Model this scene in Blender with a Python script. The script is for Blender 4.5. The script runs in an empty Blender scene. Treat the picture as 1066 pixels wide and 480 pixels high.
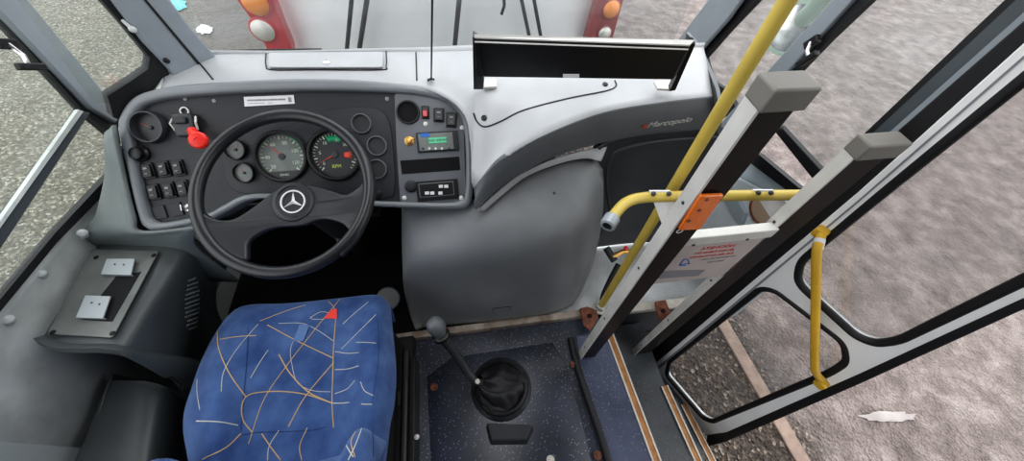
import bpy, bmesh, math, random
from mathutils import Vector, Matrix
from mathutils.bvhtree import BVHTree
random.seed(4)
scn = bpy.context.scene
COL = scn.collection
V = Vector
# ------------------------------------------------------------------ camera model (1066 x 480 frame)
F, H = 370.0, 1.5
_up = V((18, 260, -F)); _up = V((-18 * -1.0, 260, -F)); _up.normalize()
_vx = -93.0; _vy = (F * F - 18 * _vx) / 260.0
_Y = V((_vx, _vy, F)).normalized(); _Z = _up; _X = -(_Y.cross(_Z))
CAM = V((0, 0, H))
def ray(px, py):
    v = V((px - 533, 240 - py, F)); return V((v.dot(_X), v.dot(_Y), v.dot(_Z)))
def aZ(px, py, z):
    r = ray(px, py); return CAM + r * ((z - H) / r.z)
def aX(px, py, x):
    r = ray(px, py); return CAM + r * (x / r.x)
def aY(px, py, y):
    r = ray(px, py); return CAM + r * (y / r.y)
def aP(px, py, o, n):
    r = ray(px, py); return CAM + r * ((V(o) - CAM).dot(n) / r.dot(n))

# ------------------------------------------------------------------ materials
def mat(name, col, rough=.5, metal=0, bump=0, bscale=200, var=0, vscale=8, spec=.5, col2=None, emit=None, coat=0, trans=0):
    m = bpy.data.materials.new(name); m.use_nodes = True
    nt = m.node_tree; b = nt.nodes['Principled BSDF']
    b.inputs['Base Color'].default_value = (*col, 1)
    b.inputs['Roughness'].default_value = rough
    b.inputs['Metallic'].default_value = metal
    b.inputs['Specular IOR Level'].default_value = spec
    b.inputs['Coat Weight'].default_value = coat
    tc = nt.nodes.new('ShaderNodeTexCoord')
    if var or col2:
        n = nt.nodes.new('ShaderNodeTexNoise'); n.inputs['Scale'].default_value = vscale; n.inputs['Detail'].default_value = 6
        nt.links.new(tc.outputs['Object'], n.inputs['Vector'])
        r = nt.nodes.new('ShaderNodeValToRGB')
        c2 = col2 or tuple(max(0, c * (1 - var)) for c in col)
        c1 = col if col2 else tuple(min(1, c * (1 + var * .6)) for c in col)
        r.color_ramp.elements[0].position = .35; r.color_ramp.elements[1].position = .68
        r.color_ramp.elements[0].color = (*c2, 1); r.color_ramp.elements[1].color = (*c1, 1)
        nt.links.new(n.outputs['Fac'], r.inputs['Fac']); nt.links.new(r.outputs['Color'], b.inputs['Base Color'])
    if bump:
        n = nt.nodes.new('ShaderNodeTexNoise'); n.inputs['Scale'].default_value = bscale; n.inputs['Detail'].default_value = 3
        nt.links.new(tc.outputs['Object'], n.inputs['Vector'])
        bp = nt.nodes.new('ShaderNodeBump'); bp.inputs['Strength'].default_value = bump; bp.inputs['Distance'].default_value = .002
        nt.links.new(n.outputs['Fac'], bp.inputs['Height']); nt.links.new(bp.outputs['Normal'], b.inputs['Normal'])
    if emit:
        b.inputs['Emission Color'].default_value = (*emit[:3], 1); b.inputs['Emission Strength'].default_value = emit[3]
    return m
M = {}
M['dash_light'] = mat('dash_light_grey_plastic', (.44, .45, .465), .42, bump=.15, bscale=500, var=.10, vscale=6)
M['dash_mid'] = mat('dash_mid_grey_plastic', (.12, .13, .14), .42, bump=.2, bscale=500, var=.10, vscale=6)
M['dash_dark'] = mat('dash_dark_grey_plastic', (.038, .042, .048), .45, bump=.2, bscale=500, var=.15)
M['cowl'] = mat('cowl_grey_plastic', (.20, .215, .23), .35, bump=.1, bscale=500, var=.08)
M['fascia'] = mat('fascia_charcoal', (.020, .022, .027), .5, bump=.2, bscale=600, var=.2)
M['panel'] = mat('panel_grey', (.14, .15, .165), .45, bump=.1, bscale=600, var=.12)
M['console'] = mat('console_grey', (.075, .085, .088), .38, bump=.2, bscale=500, var=.18, vscale=5)
M['cplate'] = mat('console_plate_grey', (.135, .145, .14), .4, var=.2, vscale=15, bump=.1)
M['cover'] = mat('engine_cover_grey', (.225, .235, .245), .38, bump=.25, bscale=450, var=.16, vscale=5)
M['black'] = mat('black_plastic', (.008, .008, .009), .4)
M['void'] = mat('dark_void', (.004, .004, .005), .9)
M['rubber'] = mat('black_rubber', (.010, .010, .012), .55, bump=.2)
M['wheel'] = mat('wheel_black_plastic', (.020, .022, .026), .36, bump=.2, bscale=600)
M['rim'] = mat('wheel_rim_black', (.018, .019, .022), .30, bump=.1, bscale=600)
M['chrome'] = mat('chrome', (.75, .75, .76), .22, 1)
M['alu'] = mat('brushed_aluminium', (.66, .65, .62), .42, .15, bump=.1, bscale=80, var=.12, vscale=12)
M['cap'] = mat('grey_cap', (.20, .19, .17), .5, var=.1)
M['brown'] = mat('dark_brown_profile', (.014, .009, .010), .4, spec=.25, var=.3, vscale=6)
M['yellow'] = mat('yellow_paint', (.62, .47, .10), .42, var=.12, vscale=9, coat=.2)
M['yellow2'] = mat('deep_yellow_paint', (.66, .40, .035), .42, var=.12, vscale=9)
M['white'] = mat('white_paint', (.90, .90, .90), .4, var=.04)
M['pillar'] = mat('pillar_blue_grey', (.27, .30, .33), .4, var=.08, bump=.1)
M['pillar_d'] = mat('pillar_dark_grey', (.075, .088, .098), .4, var=.1)
M['sill'] = mat('sill_grey', (.62, .65, .64), .5, var=.22, vscale=10)
M['wallp'] = mat('side_panel_grey', (.46, .50, .51), .5, var=.15, vscale=3)
M['red'] = mat('red_plastic', (.75, .03, .02), .35)
M['redpaint'] = mat('red_paint', (.50, .018, .03), .3, var=.1, coat=.3)
M['redpaint2'] = mat('dull_red_paint', (.30, .05, .055), .4, var=.2)
M['orange'] = mat('orange_lens', (.85, .20, .02), .25, bump=.6, bscale=120, coat=.5)
M['amber'] = mat('amber_lens', (.80, .27, .04), .2, bump=.8, bscale=150, coat=.5)
M['clear'] = mat('clear_lens', (.62, .60, .55), .12, .3, bump=.9, bscale=130)
M['brass'] = mat('brass', (.70, .42, .13), .35, .8)
M['rust'] = mat('rusty_metal', (.30, .11, .06), .7, .2, col2=(.12, .05, .035), vscale=60)
M['trimcream'] = mat('cream_trim_edge', (.62, .58, .52), .45, var=.15, vscale=20)
M['trimcenter'] = mat('ochre_trim_insert', (.42, .19, .06), .6, var=.25, vscale=30)
M['thr'] = mat('worn_threshold_metal', (.50, .44, .38), .45, .3, col2=(.22, .16, .12), vscale=18)
M['dial'] = mat('dial_black', (.03, .032, .036), .4)
M['dialgrey'] = mat('dial_grey', (.16, .18, .17), .3, var=.2, vscale=30)
M['dialmark'] = mat('dial_marks', (.55, .62, .5), .5)
M['green'] = mat('dial_green', (.02, .35, .16), .5)
M['lcd'] = mat('lcd_green', (.10, .42, .24), .4, emit=(.1, .5, .28, .25))
M['blue'] = mat('blue_label', (.03, .15, .5), .5)
M['paper'] = mat('paper_white', (.72, .72, .74), .6)
M['ink'] = mat('grey_ink', (.26, .26, .28), .6)
M['redink'] = mat('red_ink', (.62, .06, .05), .6)
M['signp'] = mat('sign_plate', (.52, .46, .44), .4, var=.1)
M['needle'] = mat('red_needle', (.7, .06, .03), .5)
M['cream'] = mat('bus_white_paint', (.86, .86, .88), .35, var=.05, vscale=2, coat=.2)
M['skyb'] = mat('pale_blue_panel', (.42, .49, .53), .45, var=.15, vscale=5)
M['thread_o'] = mat('thread_ochre', (.52, .36, .16), .8)
M['thread_c'] = mat('thread_cream', (.50, .50, .44), .8)
M['thread_r'] = mat('thread_red', (.75, .06, .04), .8)
M['lblue'] = mat('light_blue_patch', (.10, .18, .36), .85)
M['teal'] = mat('teal_plastic', (.16, .52, .56), .5, var=.3, vscale=20)
M['palewhite'] = mat('pale_white_panel', (.66, .71, .74), .45, var=.12, vscale=6)
M['tan'] = mat('tan_lining', (.50, .38, .28), .6)
M['flank'] = mat('flank_grey', (.17, .195, .195), .4, var=.1)
M['tab'] = mat('dull_zinc', (.34, .37, .39), .4, .2)
M['badge'] = mat('badge_chrome', (.72, .72, .73), .35, .35)
M['ceil'] = mat('ceiling_grey', (.16, .165, .17), .7)
M['mirrorgreen'] = mat('pale_green_housing', (.38, .48, .40), .3, var=.15)

def glass(name, tint=(.93, .95, .95), gloss=.06, haze=0.0):
    m = bpy.data.materials.new(name); m.use_nodes = True; nt = m.node_tree
    for n in list(nt.nodes): nt.nodes.remove(n)
    out = nt.nodes.new('ShaderNodeOutputMaterial')
    tr = nt.nodes.new('ShaderNodeBsdfTransparent'); tr.inputs[0].default_value = (*tint, 1)
    gl = nt.nodes.new('ShaderNodeBsdfGlossy'); gl.inputs['Roughness'].default_value = .08
    mx = nt.nodes.new('ShaderNodeMixShader'); mx.inputs[0].default_value = gloss
    nt.links.new(tr.outputs[0], mx.inputs[1]); nt.links.new(gl.outputs[0], mx.inputs[2])
    last = mx
    if haze:
        df = nt.nodes.new('ShaderNodeBsdfDiffuse'); df.inputs[0].default_value = (.75, .77, .77, 1)
        tc = nt.nodes.new('ShaderNodeTexCoord')
        n = nt.nodes.new('ShaderNodeTexNoise'); n.inputs['Scale'].default_value = 5; n.inputs['Detail'].default_value = 5
        nt.links.new(tc.outputs['Object'], n.inputs['Vector'])
        mr = nt.nodes.new('ShaderNodeMapRange'); mr.inputs[1].default_value = .35; mr.inputs[2].default_value = .75
        mr.inputs[3].default_value = haze * .4; mr.inputs[4].default_value = haze * 1.7
        nt.links.new(n.outputs['Fac'], mr.inputs[0])
        m2 = nt.nodes.new('ShaderNodeMixShader')
        nt.links.new(mr.outputs[0], m2.inputs[0]); nt.links.new(mx.outputs[0], m2.inputs[1]); nt.links.new(df.outputs[0], m2.inputs[2]); last = m2
    nt.links.new(last.outputs[0], out.inputs[0]); return m
M['glass'] = glass('window_glass', haze=.05)
M['glass_l'] = glass('side_window_glass', (.88, .91, .89), .04, .07)
M['glass_d'] = glass('door_glass', (.88, .88, .88), .05, .06)

def fabric():
    m = mat('blue_moquette', (.075, .135, .30), .9, bump=.5, bscale=900, col2=(.03, .065, .18), vscale=14, spec=.15)
    b = m.node_tree.nodes['Principled BSDF']; b.inputs['Sheen Weight'].default_value = .35
    b.inputs['Sheen Tint'].default_value = (.5, .65, 1, 1); return m
M['fabric'] = fabric()

def speckle(name, base, base2, density=1.0, rough=.32):
    m = mat(name, base, rough, col2=base2, vscale=4, bump=.15, bscale=300)
    nt = m.node_tree; b = nt.nodes['Principled BSDF']
    src = b.inputs['Base Color'].links[0].from_socket
    tc = nt.nodes.new('ShaderNodeTexCoord')
    vo = nt.nodes.new('ShaderNodeTexVoronoi'); vo.inputs['Scale'].default_value = 95
    nt.links.new(tc.outputs['Object'], vo.inputs['Vector'])
    th = nt.nodes.new('ShaderNodeMath'); th.operation = 'LESS_THAN'; th.inputs[1].default_value = .16
    nt.links.new(vo.outputs['Distance'], th.inputs[0])
    no = nt.nodes.new('ShaderNodeTexNoise'); no.inputs['Scale'].default_value = 5; no.inputs['Detail'].default_value = 4
    nt.links.new(tc.outputs['Object'], no.inputs['Vector'])
    g = nt.nodes.new('ShaderNodeMath'); g.operation = 'MULTIPLY'; g.inputs[1].default_value = density
    nt.links.new(no.outputs['Fac'], g.inputs[0])
    p = nt.nodes.new('ShaderNodeMath'); p.operation = 'MULTIPLY'
    nt.links.new(th.outputs[0], p.inputs[0]); nt.links.new(g.outputs[0], p.inputs[1])
    mx = nt.nodes.new('ShaderNodeMixRGB'); mx.inputs['Color2'].default_value = (.5, .55, .65, 1)
    nt.links.new(p.outputs[0], mx.inputs['Fac']); nt.links.new(src, mx.inputs['Color1']); nt.links.new(mx.outputs[0], b.inputs['Base Color'])
    return m
M['vinyl'] = speckle('blue_black_speckled_vinyl', (.046, .053, .080), (.016, .019, .030), 1.15, .28)
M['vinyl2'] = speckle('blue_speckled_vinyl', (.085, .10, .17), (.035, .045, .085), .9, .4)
M['tread'] = speckle('grey_step_vinyl', (.075, .083, .095), (.03, .034, .04), .4, .35)

def diamond():
    m = mat('chequer_plate', (.72, .74, .75), .38, .2, var=.2, vscale=6)
    nt = m.node_tree; b = nt.nodes['Principled BSDF']; tc = nt.nodes.new('ShaderNodeTexCoord')
    vo = nt.nodes.new('ShaderNodeTexVoronoi'); vo.inputs['Scale'].default_value = 75; vo.inputs['Randomness'].default_value = .25
    nt.links.new(tc.outputs['Object'], vo.inputs['Vector'])
    bp = nt.nodes.new('ShaderNodeBump'); bp.inputs['Strength'].default_value = .8; bp.inputs['Distance'].default_value = .003
    nt.links.new(vo.outputs['Distance'], bp.inputs['Height']); nt.links.new(bp.outputs['Normal'], b.inputs['Normal']); return m
M['diamond'] = diamond()

def ground():
    m = bpy.data.materials.new('wet_gravel_ground'); m.use_nodes = True; nt = m.node_tree; b = nt.nodes['Principled BSDF']
    L = nt.links.new
    tc = nt.nodes.new('ShaderNodeTexCoord'); sp = nt.nodes.new('ShaderNodeSeparateXYZ'); L(tc.outputs['Object'], sp.inputs[0])
    def noise(s, d=5, r=.6):
        n = nt.nodes.new('ShaderNodeTexNoise'); n.inputs['Scale'].default_value = s; n.inputs['Detail'].default_value = d; n.inputs['Roughness'].default_value = r
        L(tc.outputs['Object'], n.inputs['Vector']); return n.outputs['Fac']
    def ramp(f, *st):
        r = nt.nodes.new('ShaderNodeValToRGB'); e = r.color_ramp.elements
        e[0].position, e[0].color = st[0][0], (*st[0][1], 1); e[1].position, e[1].color = st[-1][0], (*st[-1][1], 1)
        for s in st[1:-1]:
            q = e.new(s[0]); q.color = (*s[1], 1)
        L(f, r.inputs[0]); return r.outputs[0]
    def mix(f, a, c):
        x = nt.nodes.new('ShaderNodeMixRGB'); L(f, x.inputs[0]) if not isinstance(f, float) else setattr(x.inputs[0], 'default_value', f)
        L(a, x.inputs[1]); L(c, x.inputs[2]); return x.outputs[0]
    def rng(v, a, c):
        r = nt.nodes.new('ShaderNodeMapRange'); r.inputs[1].default_value = a; r.inputs[2].default_value = c; L(v, r.inputs[0]); return r.outputs[0]
    def math_(op, a, c):
        q = nt.nodes.new('ShaderNodeMath'); q.operation = op
        for i, s in enumerate((a, c)):
            if isinstance(s, (int, float)): q.inputs[i].default_value = s
            else: L(s, q.inputs[i])
        return q.outputs[0]
    # pale pinkish weathered paving on the right of the bus
    pink = ramp(noise(7, 6, .6), (.25, (.085, .062, .054)), (.5, (.205, .163, .150)), (.75, (.36, .305, .285)))
    # gravel
    vo = nt.nodes.new('ShaderNodeTexVoronoi'); vo.inputs['Scale'].default_value = 55; L(tc.outputs['Object'], vo.inputs['Vector'])
    bw = nt.nodes.new('ShaderNodeSeparateColor'); L(vo.outputs['Color'], bw.inputs[0])
    tan = ramp(bw.outputs[0], (.0, (.075, .065, .047)), (.5, (.15, .135, .10)), (.85, (.27, .245, .195)), (1., (.50, .47, .41)))
    brn = ramp(bw.outputs[1], (.0, (.02, .014, .010)), (.6, (.055, .037, .027)), (.88, (.11, .08, .06)), (1., (.30, .25, .20)))  # brown gravel beside the bus, with the bus shadow painted into its colour
    jit = math_('MULTIPLY', math_('SUBTRACT', noise(2.2, 4), .5), .9)
    xj = math_('ADD', sp.outputs[0], jit)
    right = mix(rng(xj, 1.75, 2.05), brn, pink)
    fl = math_('ADD', sp.outputs[0], jit)
    farm = ramp(noise(30, 5), (.3, (.10, .09, .08)), (.7, (.17, .15, .14)))
    left = mix(rng(math_('ADD', sp.outputs[1], jit), 4.0, 5.2), tan, farm)
    base = mix(rng(fl, -1.0, .6), tan, right)
    # area ahead of the buses to the left: dark wet asphalt
    ahead = math_('MULTIPLY', rng(sp.outputs[1], 4.3, 5.0), rng(sp.outputs[0], -4.2, -3.0))
    ahead = math_('MULTIPLY', ahead, math_('SUBTRACT', 1.0, rng(sp.outputs[0], -.5, .5)))
    base = mix(ahead, base, farm)
    L(base, b.inputs['Base Color'])
    rr = nt.nodes.new('ShaderNodeMapRange'); rr.inputs[1].default_value = .42; rr.inputs[2].default_value = .62; rr.inputs[3].default_value = .5; rr.inputs[4].default_value = .32
    L(noise(1.1, 3), rr.inputs[0]); L(rr.outputs[0], b.inputs['Roughness'])
    vg = nt.nodes.new('ShaderNodeTexVoronoi'); vg.inputs['Scale'].default_value = 9; L(tc.outputs['Object'], vg.inputs['Vector'])
    hh = math_('ADD', math_('MULTIPLY', vo.outputs['Distance'], .5), math_('MULTIPLY', noise(9, 4, .6), 2.0))
    bp = nt.nodes.new('ShaderNodeBump'); bp.inputs['Strength'].default_value = .7; bp.inputs['Distance'].default_value = .07
    L(hh, bp.inputs['Height']); L(bp.outputs[0], b.inputs['Normal'])
    return m
M['ground'] = ground()

# ------------------------------------------------------------------ mesh builder
class MB:
    def __init__(s): s.v = []; s.f = []; s.mi = []; s.cur = 0
    def add(s, vs, fs):
        k = len(s.v); s.v += [V(a) for a in vs]; s.f += [tuple(i + k for i in f) for f in fs]; s.mi += [s.cur] * len(fs); return s
    def prism(s, loop, vec):
        n = len(loop); vec = V(vec); a = [V(p) for p in loop]
        s.add(a + [p + vec for p in a], [tuple(range(n))[::-1], tuple(range(n, 2 * n))] + [(i, (i + 1) % n, n + (i + 1) % n, n + i) for i in range(n)]); return s
    def loft(s, A, B):
        n = len(A); s.add(list(A) + list(B), [tuple(range(n))[::-1], tuple(range(n, 2 * n))] + [(i, (i + 1) % n, n + (i + 1) % n, n + i) for i in range(n)]); return s
    def box(s, c, sz, fr=None):
        x, y, z = [a / 2 for a in sz]; fr = fr or Matrix.Identity(4); c = V(c)
        vs = [fr @ (c + V((i * x, j * y, k * z))) for k in (-1, 1) for j in (-1, 1) for i in (-1, 1)]
        s.add(vs, [(0, 2, 3, 1), (4, 5, 7, 6), (0, 1, 5, 4), (2, 6, 7, 3), (0, 4, 6, 2), (1, 3, 7, 5)]); return s
    def lathe(s, fr, prof, seg=32, cap=True):
        vs = []; n = len(prof)
        for r, z in prof:
            for k in range(seg):
                t = 2 * math.pi * k / seg; vs.append(fr @ V((r * math.cos(t), r * math.sin(t), z)))
        fs = [(i * seg + k, i * seg + (k + 1) % seg, (i + 1) * seg + (k + 1) % seg, (i + 1) * seg + k) for i in range(n - 1) for k in range(seg)]
        if cap: fs += [tuple(range(seg))[::-1], tuple(range((n - 1) * seg, n * seg))]
        s.add(vs, fs); return s
    def ring(s, fr, prof, seg=40):  # closed profile -> torus-like
        vs = []; n = len(prof)
        for r, z in prof:
            for k in range(seg):
                t = 2 * math.pi * k / seg; vs.append(fr @ V((r * math.cos(t), r * math.sin(t), z)))
        s.add(vs, [(i * seg + k, i * seg + (k + 1) % seg, ((i + 1) % n) * seg + (k + 1) % seg, ((i + 1) % n) * seg + k) for i in range(n) for k in range(seg)]); return s
    def tube(s, pts, r, seg=14, closed=False):
        pts = [V(p) for p in pts]; n = len(pts); rs = r if isinstance(r, (list, tuple)) else [r] * n
        vs = []; prev = None
        for i, p in enumerate(pts):
            if closed: d = pts[(i + 1) % n] - pts[i - 1]
            else: d = pts[min(i + 1, n - 1)] - pts[max(i - 1, 0)]
            d.normalize()
            if prev is None:
                a = V((0, 0, 1)) if abs(d.z) < .9 else V((1, 0, 0)); u = d.cross(a).normalized()
            else: u = (prev - d * prev.dot(d)).normalized()
            prev = u; w = d.cross(u)
            vs += [p + (u * math.cos(2 * math.pi * k / seg) + w * math.sin(2 * math.pi * k / seg)) * rs[i] for k in range(seg)]
        m = n if closed else n - 1
        fs = [(i * seg + k, i * seg + (k + 1) % seg, ((i + 1) % n) * seg + (k + 1) % seg, ((i + 1) % n) * seg + k) for i in range(m) for k in range(seg)]
        if not closed: fs += [tuple(range(seg))[::-1], tuple(range((n - 1) * seg, n * seg))]
        s.add(vs, fs); return s
    def grid(s, rows):
        nr, nc = len(rows), len(rows[0])
        s.add([p for r in rows for p in r], [(i * nc + j, i * nc + j + 1, (i + 1) * nc + j + 1, (i + 1) * nc + j) for i in range(nr - 1) for j in range(nc - 1)]); return s
    def build(s, name, mats, parent=None, smooth=35, bevel=0, solid=0, off=-1, sub=0, recalc=True):
        me = bpy.data.meshes.new(name); me.from_pydata([tuple(a) for a in s.v], [], s.f); 
        mats = mats if isinstance(mats, (list, tuple)) else [mats]
        for m in mats: me.materials.append(M[m] if isinstance(m, str) else m)
        for p, k in zip(me.polygons, s.mi): p.material_index = min(k, len(mats) - 1)
        if recalc:
            bm = bmesh.new(); bm.from_mesh(me); bmesh.ops.recalc_face_normals(bm, faces=bm.faces); bm.to_mesh(me); bm.free()
        if solid and off == -1:
            t = sum(((p.normal.dot(CAM - p.center)) * p.area for p in me.polygons), 0.0)
            if t < 0: me.flip_normals()
        return finish(name, me, parent, smooth, bevel, solid, off, sub)
def finish(name, me, parent=None, smooth=35, bevel=0, solid=0, off=-1, sub=0):
    if smooth:
        me.polygons.foreach_set('use_smooth', [True] * len(me.polygons)); me.set_sharp_from_angle(angle=math.radians(smooth))
    o = bpy.data.objects.new(name, me); COL.objects.link(o)
    if parent: adopt(o, parent)
    if sub:
        d = o.modifiers.new('sub', 'SUBSURF'); d.levels = sub; d.render_levels = sub
    if solid:
        d = o.modifiers.new('solid', 'SOLIDIFY'); d.thickness = solid; d.offset = off
    if bevel:
        d = o.modifiers.new('bev', 'BEVEL'); d.width = bevel; d.segments = 3; d.limit_method = 'ANGLE'; d.angle_limit = math.radians(40)
    return o
def world_of(p):
    t = V((0, 0, 0))
    while p is not None: t += p.location; p = p.parent
    return t
def adopt(o, parent):
    t = world_of(parent); me = o.data
    if me is not None and parent.type == 'EMPTY' or t.length > 0:
        me.transform(Matrix.Translation(-t))
    o.parent = parent
def empty(name, loc, label, cat, group=None, kind=None):
    o = bpy.data.objects.new(name, None); COL.objects.link(o); o.location = loc; o.empty_display_size = .05
    return tag(o, label, cat, group, kind)
def tag(o, label=None, cat=None, group=None, kind=None):
    if label: o['label'] = label
    if cat: o['category'] = cat
    if group: o['group'] = group
    if kind: o['kind'] = kind
    return o
def struct(o, label=None):
    o['kind'] = 'structure'
    if label: o['label'] = label
    return o
def frame(o, n, up=(0, 0, 1)):
    n = V(n).normalized(); up = V(up); u = up.cross(n)
    if u.length < 1e-4: u = V((1, 0, 0))
    u.normalize(); v = n.cross(u)
    m = Matrix.Identity(4)
    for i in range(3): m[i][0] = u[i]; m[i][1] = v[i]; m[i][2] = n[i]; m[i][3] = V(o)[i]
    return m
def loc(fr, p):
    q = fr.inverted() @ V(p); return (q.x, q.y)
def rnd(pts, r, n=5):
    out = []; N = len(pts)
    for i in range(N):
        p0, p, p1 = V(pts[i - 1]), V(pts[i]), V(pts[(i + 1) % N])
        rr = r[i] if isinstance(r, (list, tuple)) else r
        a = (p0 - p); b = (p1 - p); d = min(rr, a.length * .48, b.length * .48)
        if d < 1e-6: out.append(p); continue
        A = p + a.normalized() * d; B = p + b.normalized() * d
        for k in range(n + 1):
            t = k / n; out.append(A * (1 - t) ** 2 + p * 2 * t * (1 - t) + B * t * t)
    return out
def crom(p0, p1, p2, p3, t):
    return .5 * ((2 * p1) + (p2 - p0) * t + (2 * p0 - 5 * p1 + 4 * p2 - p3) * t * t + (3 * p1 - p0 - 3 * p2 + p3) * t ** 3)
def smooth(pts, n=6, closed=False):
    pts = [V(p) for p in pts]; N = len(pts); out = []
    for i in range(N if closed else N - 1):
        g = (lambda j: pts[j % N]) if closed else (lambda j: pts[min(max(j, 0), N - 1)])
        p0, p1, p2, p3 = g(i - 1), g(i), g(i + 1), g(i + 2)
        if not closed:
            if i == 0: p0 = p1 * 2 - p2
            if i == N - 2: p3 = p2 * 2 - p1
        for k in range(n): out.append(crom(p0, p1, p2, p3, k / n))
    if not closed: out.append(pts[-1])
    return out
def patch(rows, n=5):
    R = [[(aZ(*p) if isinstance(p, tuple) else V(p)) for p in r] for r in rows]
    R = [smooth(r, n) for r in R]; C = list(zip(*R)); C = [smooth(c, n) for c in C]
    return list(zip(*C))
def plate(name, fr, loops, t, m, parent=None, bevel=0, z=0, smoothang=35):
    """flat plate with holes: loops are 2D outlines in the local frame; its top lies at z + t"""
    cu = bpy.data.curves.new(name, 'CURVE'); cu.dimensions = '2D'; cu.fill_mode = 'BOTH'; cu.extrude = max(t / 2 - bevel, 1e-5); cu.bevel_depth = bevel; cu.bevel_resolution = 3; cu.offset = -bevel
    for lp in loops:
        s = cu.splines.new('POLY'); s.points.add(len(lp) - 1); s.use_cyclic_u = True
        for q, p in zip(s.points, lp): q.co = (p[0], p[1], 0, 1)
    ob = bpy.data.objects.new('tmp', cu); me = bpy.data.meshes.new_from_object(ob)
    bpy.data.objects.remove(ob); bpy.data.curves.remove(cu); me.name = name
    me.transform(fr @ Matrix.Translation((0, 0, z + t / 2))); me.materials.clear(); me.materials.append(M[m])
    bm = bmesh.new(); bm.from_mesh(me); bmesh.ops.remove_doubles(bm, verts=bm.verts, dist=1e-5); bmesh.ops.recalc_face_normals(bm, faces=bm.faces); bm.to_mesh(me); bm.free()
    return finish(name, me, parent, smoothang)
def text(name, s, fr, size, m, parent=None, align='CENTER', ext=.0004, shear=0):
    cu = bpy.data.curves.new(name, 'FONT'); cu.body = s; cu.size = size; cu.align_x = align; cu.align_y = 'CENTER'; cu.extrude = ext; cu.shear = shear
    ob = bpy.data.objects.new('tmp', cu); me = bpy.data.meshes.new_from_object(ob); bpy.data.objects.remove(ob); bpy.data.curves.remove(cu)
    me.name = name; me.transform(fr); me.materials.clear(); me.materials.append(M[m] if isinstance(m, str) else m); return finish(name, me, parent, 0)

# ================================================================== SETTING
# ground and what stands outside
g = MB(); g.grid([[V((-14 + i * 1.0, -8 + j * 1.0, -.9)) for i in range(31)] for j in range(28)])
struct(g.build('ground', 'ground'), 'wet gravel and weathered paving around the bus')
# kerb line
k = MB(); a = aZ(742, 320, -.9); b = aZ(858, 520, -.9); d = (b - a).normalized(); a -= d * .8; b += d * 3; s_ = d.cross(V((0, 0, 1))) * .045
k.prism([a - s_ - V((0, 0, .04)), a + s_ - V((0, 0, .04)), b + s_ - V((0, 0, .04)), b - s_ - V((0, 0, .04))], (0, 0, .055))
M['kerb'] = mat('kerb_concrete', (.30, .22, .18), .8, var=.3, vscale=12, bump=.5, bscale=60)
tag(k.build('kerb_stone', 'kerb', bevel=.008), 'thin pale concrete kerb line in the ground outside the door', 'kerb')
# litter
M['palepatch'] = mat('pale_ground_tone', (.36, .325, .31), .3, var=.2, vscale=6)
def blob(cx, cy, rx, ry, z, m, nm, label, seed):
    rr = random.Random(seed); c = aZ(cx, cy, z); pts = []
    for i in range(24):
        t = i / 24 * 2 * math.pi; q = 1 + .18 * rr.uniform(-1, 1); pts.append(aZ(cx + rx * q * math.cos(t), cy + ry * q * math.sin(t), z))
    mb = MB(); top = [p * .55 + c * .45 + V((0, 0, .03 + .01 * rr.random())) for p in pts]
    mb.loft(smooth(pts, 2, True), smooth(top, 2, True)); return tag(mb.build(nm, m, bevel=0), label, 'litter')
blob(184, 5, 10, 6, -.89, 'teal', 'crumpled_bag', 'crumpled teal plastic scrap lying on the ground beyond the windscreen', 1)
blob(213, 31, 8.5, 4.5, -.89, 'paper', 'crumpled_paper', 'white crumpled paper on the ground left of the red lamp panel', 3)

st_ = blob(925, 434, 30, 5.5, -.893, 'palepatch', 'pale_patch', 'pale patch on the ground below the door leaf', 7)  # flat blob in a paler colour than the ground
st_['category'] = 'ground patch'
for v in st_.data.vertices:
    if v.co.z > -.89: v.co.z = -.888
# the other bus, nose to nose in front
YB = 2.5
ob_ = empty('parked_bus', (0, YB + .5, -.9), 'white bus with red lamp corners parked nose to nose ahead', 'bus')
frB = frame((0, YB, 0), (0, -1, 0))       # u = +X? checked by loc()
def fB(px, py, y=YB): return aY(px, py, y)
body = MB()
sec = lambda x, dy: V((x, YB + dy, 0))
outl = smooth([V((-1.12, YB + .10, 0)), V((-.95, YB + .03, 0)), V((-.5, YB, 0)), V((0, YB - .01, 0)), V((.5, YB, 0)), V((.95, YB + .03, 0)), V((1.12, YB + .10, 0))], 4)
loop = [V((-1.24, YB + .45, 0))] + outl + [V((1.24, YB + .45, 0)), V((1.24, YB + 6, 0)), V((-1.24, YB + 6, 0))]
body.loft([p + V((0, 0, -.55)) for p in loop], [p + V((0, .12 if p.y < YB + 1 else 0, 2.2)) for p in loop])
body.build('body', 'cream', ob_, bevel=.04)
ws = MB(); ws.grid([[V((x, YB + .06 + .12 * (z + .55) / 2.75 + .05 * abs(x / 1.05) ** 4 - .035, z)) for x in [-1.05 + .21 * i for i in range(11)]] for z in (.98, 1.4, 1.9)])
ws.build('windscreen', 'black', ob_, solid=.01)
hd = MB(); hd.box((0, YB + .02, -.42), (1.9, .12, .22)); hd.build('bumper', 'dash_dark', ob_, bevel=.03)
def wipe(x0, y0, x1, y1, w, nm='wiper_arm'):
    mb = MB(); A = fB(x0, y0, YB - .045); B = fB(x1, y1, YB - .045); dd = (A - B).normalized(); A = A + dd * .5
    mb.tube([A, B], w, 8); mb.build(nm, 'rubber', ob_)
for q in ((366, 0, 361, 52, .013), (382, 0, 374, 52, .015), (478, 0, 473, 52, .016), (543, 0, 551, 38, .012), (556, 0, 563, 38, .012)): wipe(*q)
q = MB(); q.tube([fB(524, -20, YB - .05), fB(525, 6, YB - .05), fB(522, 15, YB - .05)], .010, 8); q.build('hook', 'rubber', ob_)
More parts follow.
